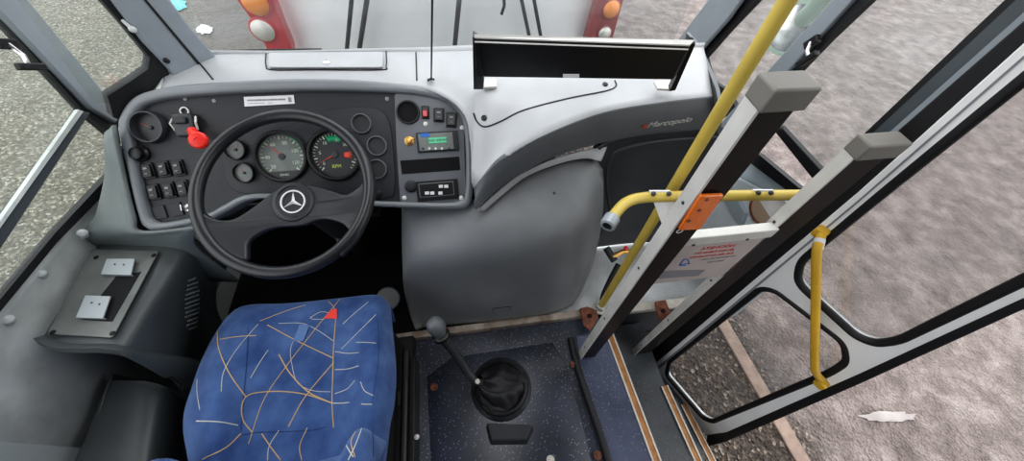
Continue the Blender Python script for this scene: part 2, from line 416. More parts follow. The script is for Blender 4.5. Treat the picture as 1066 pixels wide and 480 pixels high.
def cluster(px, lamps, m):
    fr = frame((0, YB - .06, 0), (0, -1, 0))
    pts = [loc(fr, fB(x, y, YB - .06)) for x, y in px]; top = fB(*px[0], YB - .06)
    lp = plate('lamp_panel', fr, [rnd([V((p[0], p[1], 0)) for p in pts], .03)], .1, m, ob_, bevel=.012, z=-.1)
    for (x, y, r, mm) in lamps:
        c = fB(x, y, YB - .06); ff = frame(c, (0, -1, 0)); rw = r * (c - CAM).length / F * .95
        mb = MB(); mb.lathe(ff, [(rw * 1.18, -.01), (rw * 1.18, .008), (rw * 1.0, .012)], 28); rg = mb.build('lamp_bezel', m, lp)
        mb = MB(); mb.lathe(ff, [(rw, .0), (rw, .015), (rw * .8, .028), (rw * .45, .036), (.002, .039)], 28); mb.build('lamp_lens', mm, lp)
cluster([(222, -35), (268, -35), (284, 2), (294, 28), (305, 54), (299, 75), (284, 72), (276, 48), (262, 22), (246, 0)], [(266, 2, 9.5, 'amber'), (274, 31, 8.5, 'clear')], 'redpaint')
cluster([(632, -30), (662, -30), (649, 2), (640, 34), (636, 50), (609, 50), (614, 30), (622, 2)], [(636, 9, 7.5, 'amber'), (629, 34, 6, 'clear')], 'redpaint2')
for s in (-1, 1):
    for yy in (YB + 1.2, YB + 4.6):
        fl = MB(); fl.tube([V((s * 1.2, yy, -.42)), V((s * .95, yy, -.42))], .48, 28); fl.build('wheel', 'rubber', ob_)

# ---- bus shell around the camera
def vpoly(name, pts, thick, m, parent=None, bevel=0, kind=True):
    mb = MB(); mb.prism(pts, thick); o = mb.build(name, m, parent, bevel=bevel)
    if kind and not parent: struct(o)
    return o
# floor of the driver's platform
f = MB(); f.prism([V((-1.08, -1.6, -.04)), V((.575, -1.6, -.04)), V((.56, .0, -.04)), V((.525, .53, -.04)), V((-1.08, .53, -.04))], (0, 0, .04))
fo = struct(f.build('floor', 'vinyl'), 'dark blue speckled vinyl floor of the driver platform')
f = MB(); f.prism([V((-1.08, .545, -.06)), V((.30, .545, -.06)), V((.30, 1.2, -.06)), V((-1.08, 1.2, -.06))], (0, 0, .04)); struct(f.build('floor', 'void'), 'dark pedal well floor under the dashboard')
f = MB(); f.prism([V((.305, .545, -.03)), V((1.12, .545, -.03)), V((1.12, 1.2, -.03)), V((.305, 1.2, -.03))], (0, 0, .035)); struct(f.build('floor', 'diamond'), 'grey chequer plate floor beside the entrance')
# bluish strip right of the ridge
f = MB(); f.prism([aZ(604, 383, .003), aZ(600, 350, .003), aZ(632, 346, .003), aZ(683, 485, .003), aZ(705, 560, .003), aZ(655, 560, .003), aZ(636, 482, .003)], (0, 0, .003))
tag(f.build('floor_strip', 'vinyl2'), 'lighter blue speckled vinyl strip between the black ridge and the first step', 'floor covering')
# steps
st = empty('entrance_steps', (.75, 0, -.45), 'grey vinyl entrance steps going down to the door', 'steps')
mb = MB(); mb.box((.68, -.25, -.22), (.25, 1.58, .04)); mb.build('tread', 'tread', st)
mb = MB(); mb.box((.5685, -.25, -.125), (.02, 1.58, .17)); mb.build('riser', 'dash_dark', st)
mb = MB(); mb.box((.866, -.29, -.42), (.19, 1.66, .04)); mb.build('tread', 'tread', st)
mb = MB(); mb.box((.795, -.25, -.33), (.02, 1.58, .18)); mb.build('riser', 'void', st)
mb = MB(); mb.box((.74, .56, -.25), (.75, .02, .5)); mb.build('side_panel', 'dash_dark', st)
mb = MB(); mb.box((.955, -.35, -.54), (.02, 1.5, .22)); mb.build('riser', 'void', st)
def trim(p0, p1, z, w0, label, end=None):
    A = aZ(*p0, z); B = aZ(*p1, z); d = (B - A).normalized(); B = B + d * .7; sd = d.cross(V((0, 0, 1))).normalized()
    e = empty('step_edge_trim', (A + B) / 2, label, 'trim', 'ochre and cream edge trims on the entrance steps')
    def bar(o0, o1, h, nm, m):
        q = MB(); q.prism([A + sd * o0, A + sd * o1, B + sd * o1, B + sd * o0], (0, 0, h)); return q.build(nm, m, e)
    w = w0
    bar(w, w * .62, .010, 'edge_strip', 'trimcream'); bar(w * .62, -w * .62, .007, 'insert', 'trimcenter'); bar(-w * .62, -w, .010, 'edge_strip', 'trimcream')
trim((633, 345), (683, 480), .0, .017, 'cream and ochre trim along the top edge of the platform')
trim((691, 402), (726, 480), -.2, .017, 'cream and ochre trim along the edge of the middle step')
trim((711, 421), (741, 480), -.4, .016, 'cream and ochre trim along the lowest step edge nearest the door')

# threshold strips
def thr(p0, p1, nm, label):
    A = aZ(*p0, .03); B = aZ(*p1, .03); q = MB(); q.cur = 0; q.prism([A + V((0, -.014, -.03)), B + V((0, -.014, -.03)), B + V((0, .016, -.03)), A + V((0, .016, -.03))], (0, 0, .034))
    o = q.build(nm, 'thr', bevel=.003); tag(o, label, 'trim'); return o
thr((402, 353), (606, 326), 'threshold_strip', 'worn metal threshold strip running under the engine cover')
mb = MB(); A = aZ(652, 322, .02); B = aZ(725, 313, .02); mb.prism([A + V((0, -.018, -.02)), B + V((0, -.018, -.02)), B + V((0, .02, -.02)), A + V((0, .02, -.02))], (0, 0, .03))
tag(mb.build('threshold_strip', 'trimcream', bevel=.003), 'cream threshold strip at the chequer plate between the two posts', 'trim')
def bracket(pts, z, label):
    mb = MB(); mb.prism([aZ(x, y, z) for x, y in pts], (0, 0, .012)); o = mb.build('rusty_bracket', 'rust', bevel=.003)
    q = MB(); c = sum((aZ(x, y, z) for x, y in pts), V()) / len(pts); q.lathe(Matrix.Translation(c + V((0, 0, .012))), [(.010, 0), (.010, .006), (.006, .009)], 12)
    ob = q.build('bolt_head', 'brown', o); tag(o, label, 'bracket')
bracket([(603, 322), (611, 320), (621, 324), (622, 332), (614, 345), (607, 340)], .045, 'rust brown bracket at the foot of the yellow pole')
bracket([(681, 315), (692, 313), (699, 331), (690, 337), (684, 330)], .045, 'rust brown bracket lying across the cream threshold strip')

# ridge hose on the floor
mb = MB(); mb.tube(smooth([aZ(594, 352, .012), aZ(600, 378, .014), aZ(612, 415, .014), aZ(628, 462, .014), aZ(640, 510, .014)], 6), .0135, 12)
tag(mb.build('floor_ridge', 'rubber'), 'black rubber ridge running along the floor towards the gear lever side', 'hose')
# bolts
def bolt(px, py, label, m='rust', z=0.0):
    p = aZ(px, py, z); mb = MB(); mb.lathe(Matrix.Translation(p), [(.014, .0), (.015, .003), (.012, .005), (.008, .0045), (.007, .009), (.002, .010)], 18)
    tag(mb.build('floor_bolt', m), label, 'bolt', 'bolts in the platform floor')
bolt(452, 403, 'rusty bolt in the dark floor left of the gear lever boot', z=.012)
bolt(597, 379, 'rusty bolt beside the foot of the tall guard post', z=.012)
bolt(622, 474, 'rusty bolt against the black ridge at the bottom edge', z=.012)
bolt(573, 479, 'pale bolt in the floor below the gear lever boot', 'trimcream', z=.012)

# side wall left
XL = -1.06
w = MB(); w.box((XL - .075, -.7, -.145), (.06, 3.6, 1.37)); struct(w.build('wall_left', 'wallp'))
# sill
sl = MB()
def wpt(px, py, z): return aZ(px, py, z)
o1, o2 = aX(116, 187, XL), aX(0, 322, XL)
dv = (o2 - o1).normalized()
O1 = o1 - dv * .25; O2 = o2 + dv * 1.2
i1, i2 = aZ(100, 248, .60), aZ(-2, 392, .60); di = (i2 - i1).normalized(); I1 = i1 - di * .2; I2 = i2 + di * 1.2
m1 = O1 * .55 + I1 * .45 + V((0, 0, .018)); m2 = O2 * .55 + I2 * .45 + V((0, 0, .018))
sl.grid([[O1 + (O2 - O1) * t / 8 for t in range(9)], [m1 + (m2 - m1) * t / 8 for t in range(9)], [I1 + (I2 - I1) * t / 8 for t in range(9)], [I1 + (I2 - I1) * t / 8 - V((0, 0, .5)) for t in range(9)]])
struct(sl.build('window_sill', 'sill', solid=.01), 'pale worn ledge under the driver side window')
for (px, py) in ((42, 285), (8, 333), (86, 243)):
    c = aZ(px, py, .665); q = MB(); q.lathe(frame(c, (.5, 0, .85)), [(.011, -.01), (.011, .004), (.006, .01), (.003, .012)], 14)
    tag(q.build('sill_screw', 'sill'), {42: 'round pale screw cap in the middle of the window ledge', 8: 'faint screw cap at the rear end of the ledge by the photo edge', 86: 'small screw cap on the ledge near the dashboard'}[px], 'screw', 'screw caps on the window ledge')

def onX(pts, x=XL): return [aX(p[0], p[1], x) for p in pts]
def strip(nm, pts, x, m, t=(-.03, 0, 0), parent=None, bevel=0):
    return vpoly(nm, onX(pts, x), t, m, parent, bevel)
# B pillar (between driver's sliding window and quarter window)
strip('trim_1', [(-34, -30), (-12, -30), (126, 124), (122, 136), (86, 110), (94, 112)], XL + .005, 'rubber', (-.03, 0, 0))
wf = strip('window_frame', [(-14, -24), (4, -6), (-2, -2), (6, 6), (30, 26), (128, 128), (122, 142), (95, 116)], XL + .03, 'pillar', (-.02, 0, 0))
bpx = [(-8, -22), (10, -22), (128, 122), (120, 132), (93, 111)]
bpy.data.objects.remove(wf)
struct(strip('trim_2', [(-12, -2), (20, -12), (127, 119), (121, 128), (95, 112)], XL + .035, 'pillar', (-.025, 0, 0), bevel=.004), 'blue grey upright bar of the driver side window')
struct(strip('trim_3', [(-10, 8), (-12, -2), (96, 112), (122, 128), (126, 150), (118, 142), (88, 117)], XL + .02, 'rubber', (-.02, 0, 0)))
# sash bar
struct(strip('trim_4', [(84, 116), (95, 117), (14, 240), (-14, 282), (-30, 282), (-2, 236)], XL + .03, 'pillar_d', (-.02, 0, 0), bevel=.003), 'dark grey lower rail of the sliding window')
struct(strip('trim_5', [(82, 114), (87, 116), (2, 235), (-24, 276), (-32, 276), (-4, 236)], XL + .036, 'sill', (-.01, 0, 0)))
# bottom seal
struct(strip('trim_6', [(118, 178), (121, 190), (60, 252), (0, 325), (-40, 375), (-48, 370), (0, 312), (58, 242)], XL + .01, 'rubber', (-.02, 0, 0)))
# glass panes
struct(strip('window_1', [(-30, -30), (0, 5), (95, 114), (60, 168), (0, 258), (-50, 320), (-120, 100)], XL + .012, 'glass_l', (-.004, 0, 0)), 'driver side sliding window pane')
struct(strip('window_2', [(88, 118), (122, 134), (118, 185), (0, 318), (-45, 372), (-40, 310), (0, 250)], XL + .0, 'glass_l', (-.004, 0, 0)))
# front left corner: quarter window, seal and A pillar
nA = V((.75, -.66, 0)); oA = aZ(182, 90, .9)
def onA(pts, d=0): return [aP(p[0], p[1], oA + nA.normalized() * d, nA) for p in pts]
tA = -nA.normalized() * .03
mb = MB(); mb.prism(onA([(100, -6), (112, -6), (150, 45), (171, 66), (180, 85), (172, 100), (140, 112), (130, 128), (118, 122), (112, 100), (140, 82), (154, 72), (156, 60), (130, 28)]), tA); struct(mb.build('trim_7', 'rubber'), 'black rubber seal of the quarter window')
mb = MB(); mb.prism(onA([(110, -8), (172, -8), (198, 28), (226, 60), (222, 74), (182, 80), (171, 67), (150, 45)], .012), tA); struct(mb.build('trim_8', 'pillar', bevel=.006), 'blue grey front left roof pillar')
mb = MB(); mb.prism(onA([(143, -8), (146, -8), (222, 82), (220, 84)], .0135), -tA * .02); struct(mb.build('trim_9', 'black'))
mb = MB(); mb.prism(onA([(12, -10), (104, -10), (130, 28), (158, 62), (155, 74), (140, 86), (118, 106), (100, 110)], -.01), tA * .1); struct(mb.build('window_3', 'glass_l'), 'small quarter window ahead of the driver')
c = aP(137, 30, oA + nA.normalized() * .015, nA); mb = MB(); mb.lathe(frame(c, nA), [(.007, 0), (.007, .008), (.003, .011)], 12); mb.tube([c, c + V((-.012, .01, .015))], .004, 8)
tag(mb.build('window_clip', 'sill'), 'small pale clip on the quarter window seal', 'clip')
c = aP(173, 63, oA + nA.normalized() * .015, nA); mb = MB(); mb.lathe(frame(c, nA), [(.007, 0), (.006, .006), (.002, .008)], 12); tag(mb.build('pillar_screw', 'black'), 'black screw at the foot of the left roof pillar', 'screw')

# windscreen: thin pane between the front pillars
mb = MB()
wr = []
for z in (.55, .86, 1.2, 1.6, 1.93):
    wr.append([V((x, 1.30 - .42 * abs(x / 1.0) ** 2.2 * .45 + .03, z)) for x in [-.80 + .08 * i for i in range(21)]])
mb.grid(wr); struct(mb.build('window_4', 'glass', solid=.005), 'windscreen pane')
# lower windscreen seal
mb = MB(); mb.tube(smooth([aZ(206, 55, .925), aZ(260, 53.5, .925), aZ(335, 52.5, .925)], 4), .006, 8); struct(mb.build('trim_10', 'rubber'))
# unseen ceiling, rear and right walls, added dark to cut light in the cab
mb = MB(); mb.box((0, -.7, 1.98), (2.3, 3.9, .05)); struct(mb.build('ceiling', 'ceil'))
mb = MB(); mb.box((.0, -2.66, .6), (2.3, .05, 2.9)); struct(mb.build('wall_rear_blocker', 'ceil'))
mb = MB(); mb.box((1.14, -1.6, .5), (.05, 2.1, 2.9)); struct(mb.build('wall_right', 'ceil'))

# right side -------------------------------------------------
XR = 1.1
def onR(pts, d=0): return [aX(p[0], p[1], XR - d) for p in pts]
def rstrip(nm, pts, d, m, t=.02, bevel=0, label=None):
    mb = MB(); mb.prism(onR(pts, d), (t, 0, 0)); return struct(mb.build(nm, m, bevel=bevel), label)
# front right pillar
rstrip('trim_11', [(746, -8), (796, -8), (760, 30), (734, 60), (740, 84), (757, 94), (766, 112), (742, 128), (728, 96), (718, 66), (704, 44)], .02, 'rubber', label='black seal of the front right corner window')
rstrip('trim_12', [(744, -10), (778, -10), (757, 20), (729, 52), (722, 68), (716, 78), (700, 60), (705, 42)], .05, 'pillar', bevel=.006, label='grey front right roof pillar')
rstrip('window_5', [(790, -5), (870, -8), (812, 62), (762, 120), (742, 88), (730, 62)], .005, 'glass', t=.004, label='corner window pane in front of the door')
# second upright
rstrip('trim_13', [(873, -8), (894, -8), (780, 118), (700, 212), (680, 212), (757, 120)], .05, 'pillar', bevel=.004, label='blue grey upright between corner window and door window')
rstrip('trim_14', [(893, -8), (914, -8), (862, 42), (803, 104), (700, 224), (690, 212), (780, 118)], .035, 'rubber')
rstrip('window_6', [(905, -8), (1056, -8), (915, 142), (854, 190), (806, 134), (795, 112)], .005, 'glass', t=.004, label='side window pane ahead of the door')
rstrip('trim_15', [(799, 128), (812, 131), (858, 181), (850, 192)], .03, 'rubber', bevel=.003)
rstrip('trim_16', [(770, 150), (790, 161), (832, 196), (824, 202), (776, 166)], .02, 'rubber')
rstrip('wall_right', [(690, 215), (772, 158), (826, 200), (900, 190), (860, 250), (760, 330), (690, 330)], .0, 'skyb', label='pale blue grey lower side panel ahead of the door')
rstrip('trim_17', [(738, 186), (752, 178), (786, 196), (822, 212), (806, 250), (700, 250), (708, 214)], .03, 'palewhite', label='pale painted step well panel below the corner window')
rstrip('trim_18', [(748, 200), (756, 188), (776, 222), (770, 238)], .045, 'skyb', bevel=.004)
# brown rimmed opening in the panel
c = aX(795, 217, XR - .036); mb = MB(); mb.ring(frame(c, (-1, 0, 0)), [(.055, 0), (.060, 0), (.060, .008), (.055, .008)], 32)
po_ = mb.build('panel_opening', 'rust'); mb = MB(); mb.lathe(frame(c, (-1, 0, 0)), [(.055, .001), (.002, .003)], 32); mb.build('lining', 'tan', po_)
tag(po_, 'round brown lined opening in the pale panel behind the yellow rail', 'opening')
# door post strips
def fan(y0, y1, d, m, nm, t=.03, bevel=0, label=None, x1=700):
    fx, fy = 520, 500
    def L(y, x): return (x, y + (1066 - x) / (1066 - fx) * (fy - y))
    rstrip(nm, [L(y0, 1100), L(y1, 1100), L(y1, x1), L(y0, x1)], d, m, t, bevel, label)
fan(-19, -7, .03, 'rubber', 'trim_19', label='black seal along the door post')
fan(-8, 13, .035, 'pillar_d', 'trim_20')
fan(12, 27, .05, 'pillar', 'trim_21', bevel=.002, label='blue grey door post')
fan(26, 46, .04, 'rubber', 'trim_22')

# door leaf -------------------------------------------------
dA, dB = aZ(686, 380, -.4), aZ(746, 452, -.4)
dn = (dB - dA).cross(V((0, 0, 1))).normalized()
if dn.x > 0: dn = -dn
frD = frame(dA, dn)
door = empty('door_1', dA, 'white framed folding entrance door leaf with two windows', 'door', kind='structure')
def onD(pts, d=0): return [loc(frD, aP(p[0], p[1], dA + dn * d, dn)) for p in pts]
def V3(l): return [V((a[0], a[1], 0)) for a in l]
outer = V3(onD([(1115, 2), (900, 195), (684, 377), (690, 392), (741, 450), (760, 447), (900, 384), (1066, 306), (1115, 284)]))
lowh = rnd(V3(onD([(797, 296), (812, 298), (884, 352), (887, 372), (870, 383), (745, 436), (735, 432), (697, 388), (700, 374)])), .025)
uph = rnd(V3(onD([(1115, 42), (925, 196), (838, 268), (834, 290), (895, 345), (915, 353), (940, 350), (1066, 288), (1115, 264)])), .03)
plate('door_panel', frD, [outer, lowh, uph], .028, 'white', door, bevel=.003)
def inset(lp, d):
    c = sum(lp, V()) / len(lp); N = len(lp); out = []
    for i in range(N):
        e = (lp[(i + 1) % N] - lp[i - 1]); 
        if e.length < 1e-9: out.append(lp[i]); continue
        n = V((-e.y, e.x, 0)).normalized()
        if n.dot(c - lp[i]) < 0: n = -n
        out.append(lp[i] + n * d)
    return out
for lp_ in (lowh, uph):
    q = MB(); l2 = [p for i, p in enumerate(lp_) if (p - lp_[i - 1]).length > 1e-4]; q.tube([frD @ (p + V((0, 0, .022))) for p in l2], .0105, 12, closed=True); q.build('window_seal', 'rubber', door, smooth=80)
plate('window_pane', frD, [lowh], .004, 'glass_d', door, z=.012)
plate('window_pane', frD, [uph], .004, 'glass_d', door, z=.012)
edge = V3(onD([(1115, 284), (1115, 297), (1066, 317), (900, 394), (760, 456), (738, 462), (740, 449), (760, 446), (900, 383), (1066, 305)]))
plate('edge_seal', frD, [edge], .03, 'rubber', door, bevel=.004)
ls = V3(onD([(1115, 2), (900, 195), (684, 377), (690, 392), (676, 382), (668, 368), (676, 356), (890, 176), (1115, -20)]))
plate('edge_seal', frD, [ls], .02, 'rubber', door, bevel=.003)
gr = V3(onD([(1115, 16), (1115, 19.5), (900, 206), (690, 381), (688, 379), (898, 205)])); plate('groove', frD, [gr], .002, 'ink', door, z=.0275)
# yellow grab handle on the leaf
def onDp(px, py, d): return aP(px, py, dA + dn * d, dn)
hb = MB(); hb.tube(smooth([onDp(856, 240, .03), onDp(853, 252, .07), onDp(850, 266, .09), onDp(849, 320, .09), onDp(848, 378, .09), onDp(850, 389, .07), onDp(857, 397, .03)], 6), [.0105] * 37, 12)
hh = hb.build('grab_handle', 'yellow2', door)
for px, py in ((857, 240), (857, 397)):
    q = MB(); q.box((0, 0, .012), (.028, .028, .026), frame(onDp(px, py, .028), dn)); q.build('handle_mount', 'yellow2', hh, bevel=.006)
q = MB(); q.tube([onDp(853.5, 249, .066), onDp(851, 259, .084)], .0115, 12); q.build('sticker', 'paper', hh)

# latches
def latch(c, n, up, label, s=1.):
    fr = frame(c, n, up); e = empty('window_latch', c, label, 'latch')
    q = MB(); q.box((0, 0, .008), (.05 * s, .028 * s, .016), fr); q.build('base', 'black', e, bevel=.003)
    q = MB(); q.tube([fr @ V((.0, 0, .012)), fr @ V((.0, -.03 * s, .03)), fr @ V((.0, -.055 * s, .03))], .006 * s, 10); q.build('arm', 'chrome', e)
    q = MB(); q.box((0, -.06 * s, .034), (.075 * s, .02 * s, .016), fr); q.build('grip', 'black', e, bevel=.004)
latch(aX(848, 44, XR - .06), (-1, 0, 0), (.0, .9, .5), 'black and chrome latch on the right hand upright near the mirror', .85)
latch(aX(2, 46, XL + .04), (1, 0, 0), (0, .6, 1), 'black and chrome latch on the driver side window at the left photo edge', .8)
# round outside mirror
c = aX(826, 30, XR + .12); e = empty('round_mirror', c, 'round convex mirror with pale green arm outside the corner window', 'mirror')
nm = (CAM - c).normalized(); nm = (nm + V((-.2, -.3, .3))).normalized(); fr = frame(c, nm)
q = MB(); q.lathe(fr, [(.02, -.05), (.07, -.035), (.088, -.005), (.09, .006), (.082, .008)], 32); q.build('housing', 'mirrorgreen', e)
q = MB(); q.lathe(fr, [(.081, .006), (.06, .013), (.03, .017), (.002, .018)], 32); q.build('mirror_glass', 'chrome', e)
q = MB(); q.tube([fr @ V((0, .0, -.03)), aX(850, 8, XR + .14), aX(880, -30, XR + .14)], .032, 12); q.build('arm', 'mirrorgreen', e)

# ================================================================== GUARD POSTS, RAILS
def post(x0, x1, y0, y1, z0, z1, label):
    e = empty('guard_post', ((x0 + x1) / 2, (y0 + y1) / 2, z0), label, 'post')
    q = MB(); q.box(((x0 + x1) / 2 + .001, (y0 + y1) / 2, (z0 + z1 - .03) / 2), (x1 - x0 - .004, y1 - y0 - .002, z1 - z0 - .03)); q.build('core', 'brown', e)
    q = MB(); q.box((x0, (y0 + y1) / 2, (z0 + z1 - .03) / 2), (.005, y1 - y0 + .004, z1 - z0 - .03)); fp = q.build('face_strip', 'alu', e)
    q = MB(); q.box(((x0 + x1) / 2, (y0 + y1) / 2 - .003, z1 - .018), (x1 - x0 + .008, y1 - y0 + .014, .036)); q.build('end_cap', 'cap', e, bevel=.004)
    for zz in (z0 + .12, z0 + .42, z0 + .75, z1 - .25):
        if zz < z1 - .05:
            q = MB(); q.lathe(frame((x0 - .0025, (y0 + y1) / 2, zz), (-1, 0, 0)), [(.004, 0), (.003, .002)], 10); q.build('screw', 'dash_dark', fp)
    return e
p1 = post(.399, .459, .357, .386, .0, 1.25, 'tall aluminium and dark brown guard post carrying the orange reflector')
p2 = post(.713, .792, .391, .414, -.2, 1.10, 'shorter aluminium and dark brown guard post nearer the door')
# orange reflector on post 1 rear face
yp = .3555
def onG(pts, y): return [aY(p[0], p[1], y) for p in pts]
q = MB(); rp = rnd(onG([(728, 201), (752, 200), (727, 236), (705, 237)], yp), .004); q.prism(rp, (0, -.008, 0)); rf = q.build('reflector', 'orange', p1, bevel=.003)
rf['label'] = 'orange rectangular reflector'
for px, py in ((736, 208), (717, 230), (728, 219)):
    c = aY(px, py, yp - .0085); q = MB(); q.lathe(frame(c, (0, -1, 0)), [(.004, 0), (.003, .0015)], 10); q.build('screw', 'rust', rf)
q = MB(); q.ring(frame(aY(707.5, 240.5, yp), (0, -1, 0)), [(.005, 0), (.007, 0), (.007, .001), (.005, .001)], 16); q.build('white_mark', 'paper', p1)
# yellow vertical pole
pb = aZ(626, 318, .03); q = MB()
pl = empty('yellow_pole', (pb.x, pb.y, .005), 'tall yellow vertical grab pole standing in front of the guard post', 'pole')
q.tube([V((pb.x, pb.y, .01)), V((pb.x, pb.y, 1.95))], .0148, 20); q.build('tube', 'yellow', pl)
q = MB(); q.lathe(Matrix.Translation((pb.x, pb.y, .005)), [(.034, 0), (.034, .006), (.024, .01), (.023, .03), (.019, .034)], 24); q.build('floor_flange', 'alu', pl)
# yellow horizontal rail
rl = empty('yellow_handrail', aZ(700, 205, .75), 'bent yellow horizontal handrail with grey end plug crossing the pole', 'handrail')
YRL = .50
pts = smooth([aZ(633, 234, .84), aZ(641, 222, .84), aZ(652, 211, .84), aZ(668, 206, .84), aZ(700, 204.5, .84), aZ(770, 203.5, .84), aZ(840, 203, .84)], 6)
q = MB(); q.tube(pts, .0138, 18); q.build('tube', 'yellow', rl)
d0 = (pts[0] - pts[2]).normalized(); q = MB(); q.ring(frame(pts[0] - d0 * .006, d0, (0, 1, 0)), [(.0115, .012), (.0175, .010), (.019, .004), (.019, -.018), (.014, -.018)], 24); q.build('end_plug', 'tab', rl)
q = MB(); q.lathe(frame(pts[0], d0, (0, 1, 0)), [(.0118, .0005), (.0118, .003)], 16); q.build('bore', 'void', rl)
def gus(pts, label, bolts):
    P = [aZ(x, y, z) for x, y, z in pts]; n = (P[1] - P[0]).cross(P[2] - P[0]).normalized()
    q = MB(); q.prism(P, n * .004); o = q.build('mounting_plate', 'white'); tag(o, label, 'bracket', 'white plates holding the yellow handrail')
    for px, py, z in bolts:
        c = aZ(px, py, z); u = MB(); u.lathe(frame(c, (0, -.3, .95)), [(.006, 0), (.006, .004), (.003, .006)], 12); u.build('bolt', 'dash_dark', o)
gus([(676, 199, .857), (698, 199, .857), (708, 217, .80), (690, 236, .76)], 'white triangular plate joining the handrail to the tall post', [(680, 202, .857), (696, 202, .857)])
gus([(784, 198, .857), (805, 198, .857), (824, 216, .80), (806, 233, .76)], 'white triangular plate joining the handrail to the shorter post', [(789, 201, .857), (802, 201, .857)])
# white sign between the posts
YS = .392
sg = empty('warning_sign', (.58, YS, .4), 'white warning panel with red lettering fixed between the two guard posts', 'sign')
S = onG([(711, 250), (798, 247), (756, 289), (681, 291)], YS)
zt = (S[0].z + S[1].z) / 2; zb = (S[2].z + S[3].z) / 2; xs0 = .440; xs1 = .716
print('SIGN', S)
q = MB(); q.box(((xs0 + xs1) / 2, YS, (zt + zb) / 2), (xs1 - xs0, .006, zt - zb)); q.build('panel', 'signp', sg)
q = MB(); q.box(((xs0 + xs1) / 2, YS + .002, zt + .016), (xs1 - xs0, .024, .034)); tr_ = q.build('top_rail', 'alu', sg, bevel=.003)
for px in (727, 778):
    c = aY(px, 249.5, YS - .011); q = MB(); q.lathe(frame(V((c.x, YS - .0105, zt + .004)), (0, -1, 0)), [(.004, 0), (.003, .002)], 10); q.build('screw', 'dash_dark', tr_)
def sT(s, px, py, size, m):
    c = aY(px, py, YS - .0035); text('lettering', s, frame(c, (0, -1, 0)), size, m, sg)
sT('ATENCIÓN', 748, 257.5, .018, 'redink'); sT('NO HABLE CON EL', 744, 262, .0125, 'redink'); sT('CONDUCTOR DEL BUS', 741, 266, .0115, 'redink')
sT('USE LOS PASAMANOS', 748, 268.4, .010, 'ink'); sT('GRACIAS', 745, 272.2, .012, 'ink')
q = MB(); q.prism(onG([(688, 282), (734, 281), (727, 287), (683, 290)], YS - .0035), (0, -.001, 0)); q.build('grey_label', 'ink', sg)
q = MB()
for a_, b_ in (((708, 275.5), (718, 274.5)), ((718, 274.5), (716, 270)), ((716, 270), (712, 270)), ((712, 270), (708, 275.5)), ((707, 276.5), (714, 276.3))):
    q.tube([aY(*a_, YS - .004), aY(*b_, YS - .004)], .0012, 6)
q.build('pictogram', 'blue', sg)
# lower link rail
A = aY(655, 345, .4);
# brass valve by the pole foot
e = empty('air_valve', aZ(640, 285, .06), 'small brass air valve with red cap and dark pipes behind the yellow pole foot', 'valve')
q = MB(); q.tube([aZ(637, 268, .16), aZ(648, 262, .16), aZ(656, 262, .16)], [.013, .011, .010], 12); q.build('body', 'brass', e, bevel=.002)
q = MB(); q.tube([aZ(631, 258, .17), aZ(640, 272, .15)], .016, 12); q.build('cylinder', 'dash_dark', e, bevel=.003)
q = MB(); q.lathe(frame(aZ(651, 259, .175), (0, -.2, 1)), [(.010, 0), (.010, .01), (.006, .012)], 12); q.build('cap', 'red', e)
q = MB(); q.tube(smooth([aZ(644, 275, .14), aZ(636, 290, .10), aZ(629, 305, .05), aZ(627, 312, .02)], 5), .012, 10); q.build('pipe', 'rubber', e)

# ================================================================== DASHBOARD
dash = empty('dashboard', (-.05, .95, 0), 'grey plastic dashboard with instrument hood and dark fascia', 'dashboard')
C_ = [[(172, 74, .93), (170, 84, .93), (166, 98, .93)], [(205, 57, .93), (205, 74, .93), (205, 93, .915)], [(300, 55, .93), (300, 70, .93), (300, 88, .915)],
      [(400, 53, .93), (400, 70, .93), (400, 89, .915)], [(440, 53, .93), (446, 73, .93), (455, 96, .915)], [(490, 52, .93), (490, 85, .93), (488, 128, .88)],
      [(522, 52, .93), (512, 105, .925), (493, 196, .765)], [(560, 52, .93), (553, 90, .93), (527, 162, .86)], [(600, 51, .93), (594, 80, .93), (572, 138, .895)], [(650, 50, .93), (648, 72, .93), (628, 117, .905)],
      [(700, 49, .93), (700, 68, .93), (684, 107, .908)], [(732, 48, .93), (736, 66, .93), (742, 100, .91)]]
rows = [[c[i] for c in C_] for i in range(3)]
back = [aZ(*c[0]) + V((0, .012, -.10)) for c in C_]; back0 = [aZ(*c[0]) + V((0, .004, -.012)) for c in C_]
pr = patch([back, back0] + rows, 6)
q = MB(); q.grid(pr); top = q.build('dash_top', 'dash_light', dash, solid=.012, off=-1)
# lip
U = [(493, 196, .765), (507, 179, .82), (527, 162, .86), (572, 138, .895), (628, 117, .905), (684, 107, .908), (742, 100, .91)]
Lw = [(496, 218, .715), (515, 200, .735), (535, 185, .75), (573, 165, .765), (622, 150, .775), (684, 139, .78), (744, 134, .78)]
Up = [aZ(*a) for a in U]; Lp = [aZ(*a) for a in Lw]
M1 = [a * .62 + b * .38 + V((0, -.010, .006)) for a, b in zip(Up, Lp)]; M2 = [a * .22 + b * .78 + V((0, -.008, .002)) for a, b in zip(Up, Lp)]
Lb = [a + V((0, .03, -.01)) for a in Lp]
q = MB(); q.grid(patch([Up, M1, M2, Lp, Lb], 6)); lip = q.build('front_lip', 'dash_mid', dash, solid=.010, off=-1)
# light edge of engine bay arch + dark arch gap
ar = smooth([aZ(498, 219, .70), aZ(516, 202, .715), aZ(540, 184, .73), (aZ(575, 167, .745)), aZ(610, 157, .755), aZ(632, 153, .76)], 6)
ar2 = smooth([aZ(502, 221, .68), aZ(522, 204, .695), aZ(548, 184, .71), aZ(580, 171, .72), aZ(608, 165, .725), aZ(626, 168, .725)], 6)
q = MB(); q.grid([ar, ar2, [p + V((0, .04, -.03)) for p in ar2]]); q.build('arch_edge', 'dash_light', dash, solid=.006)
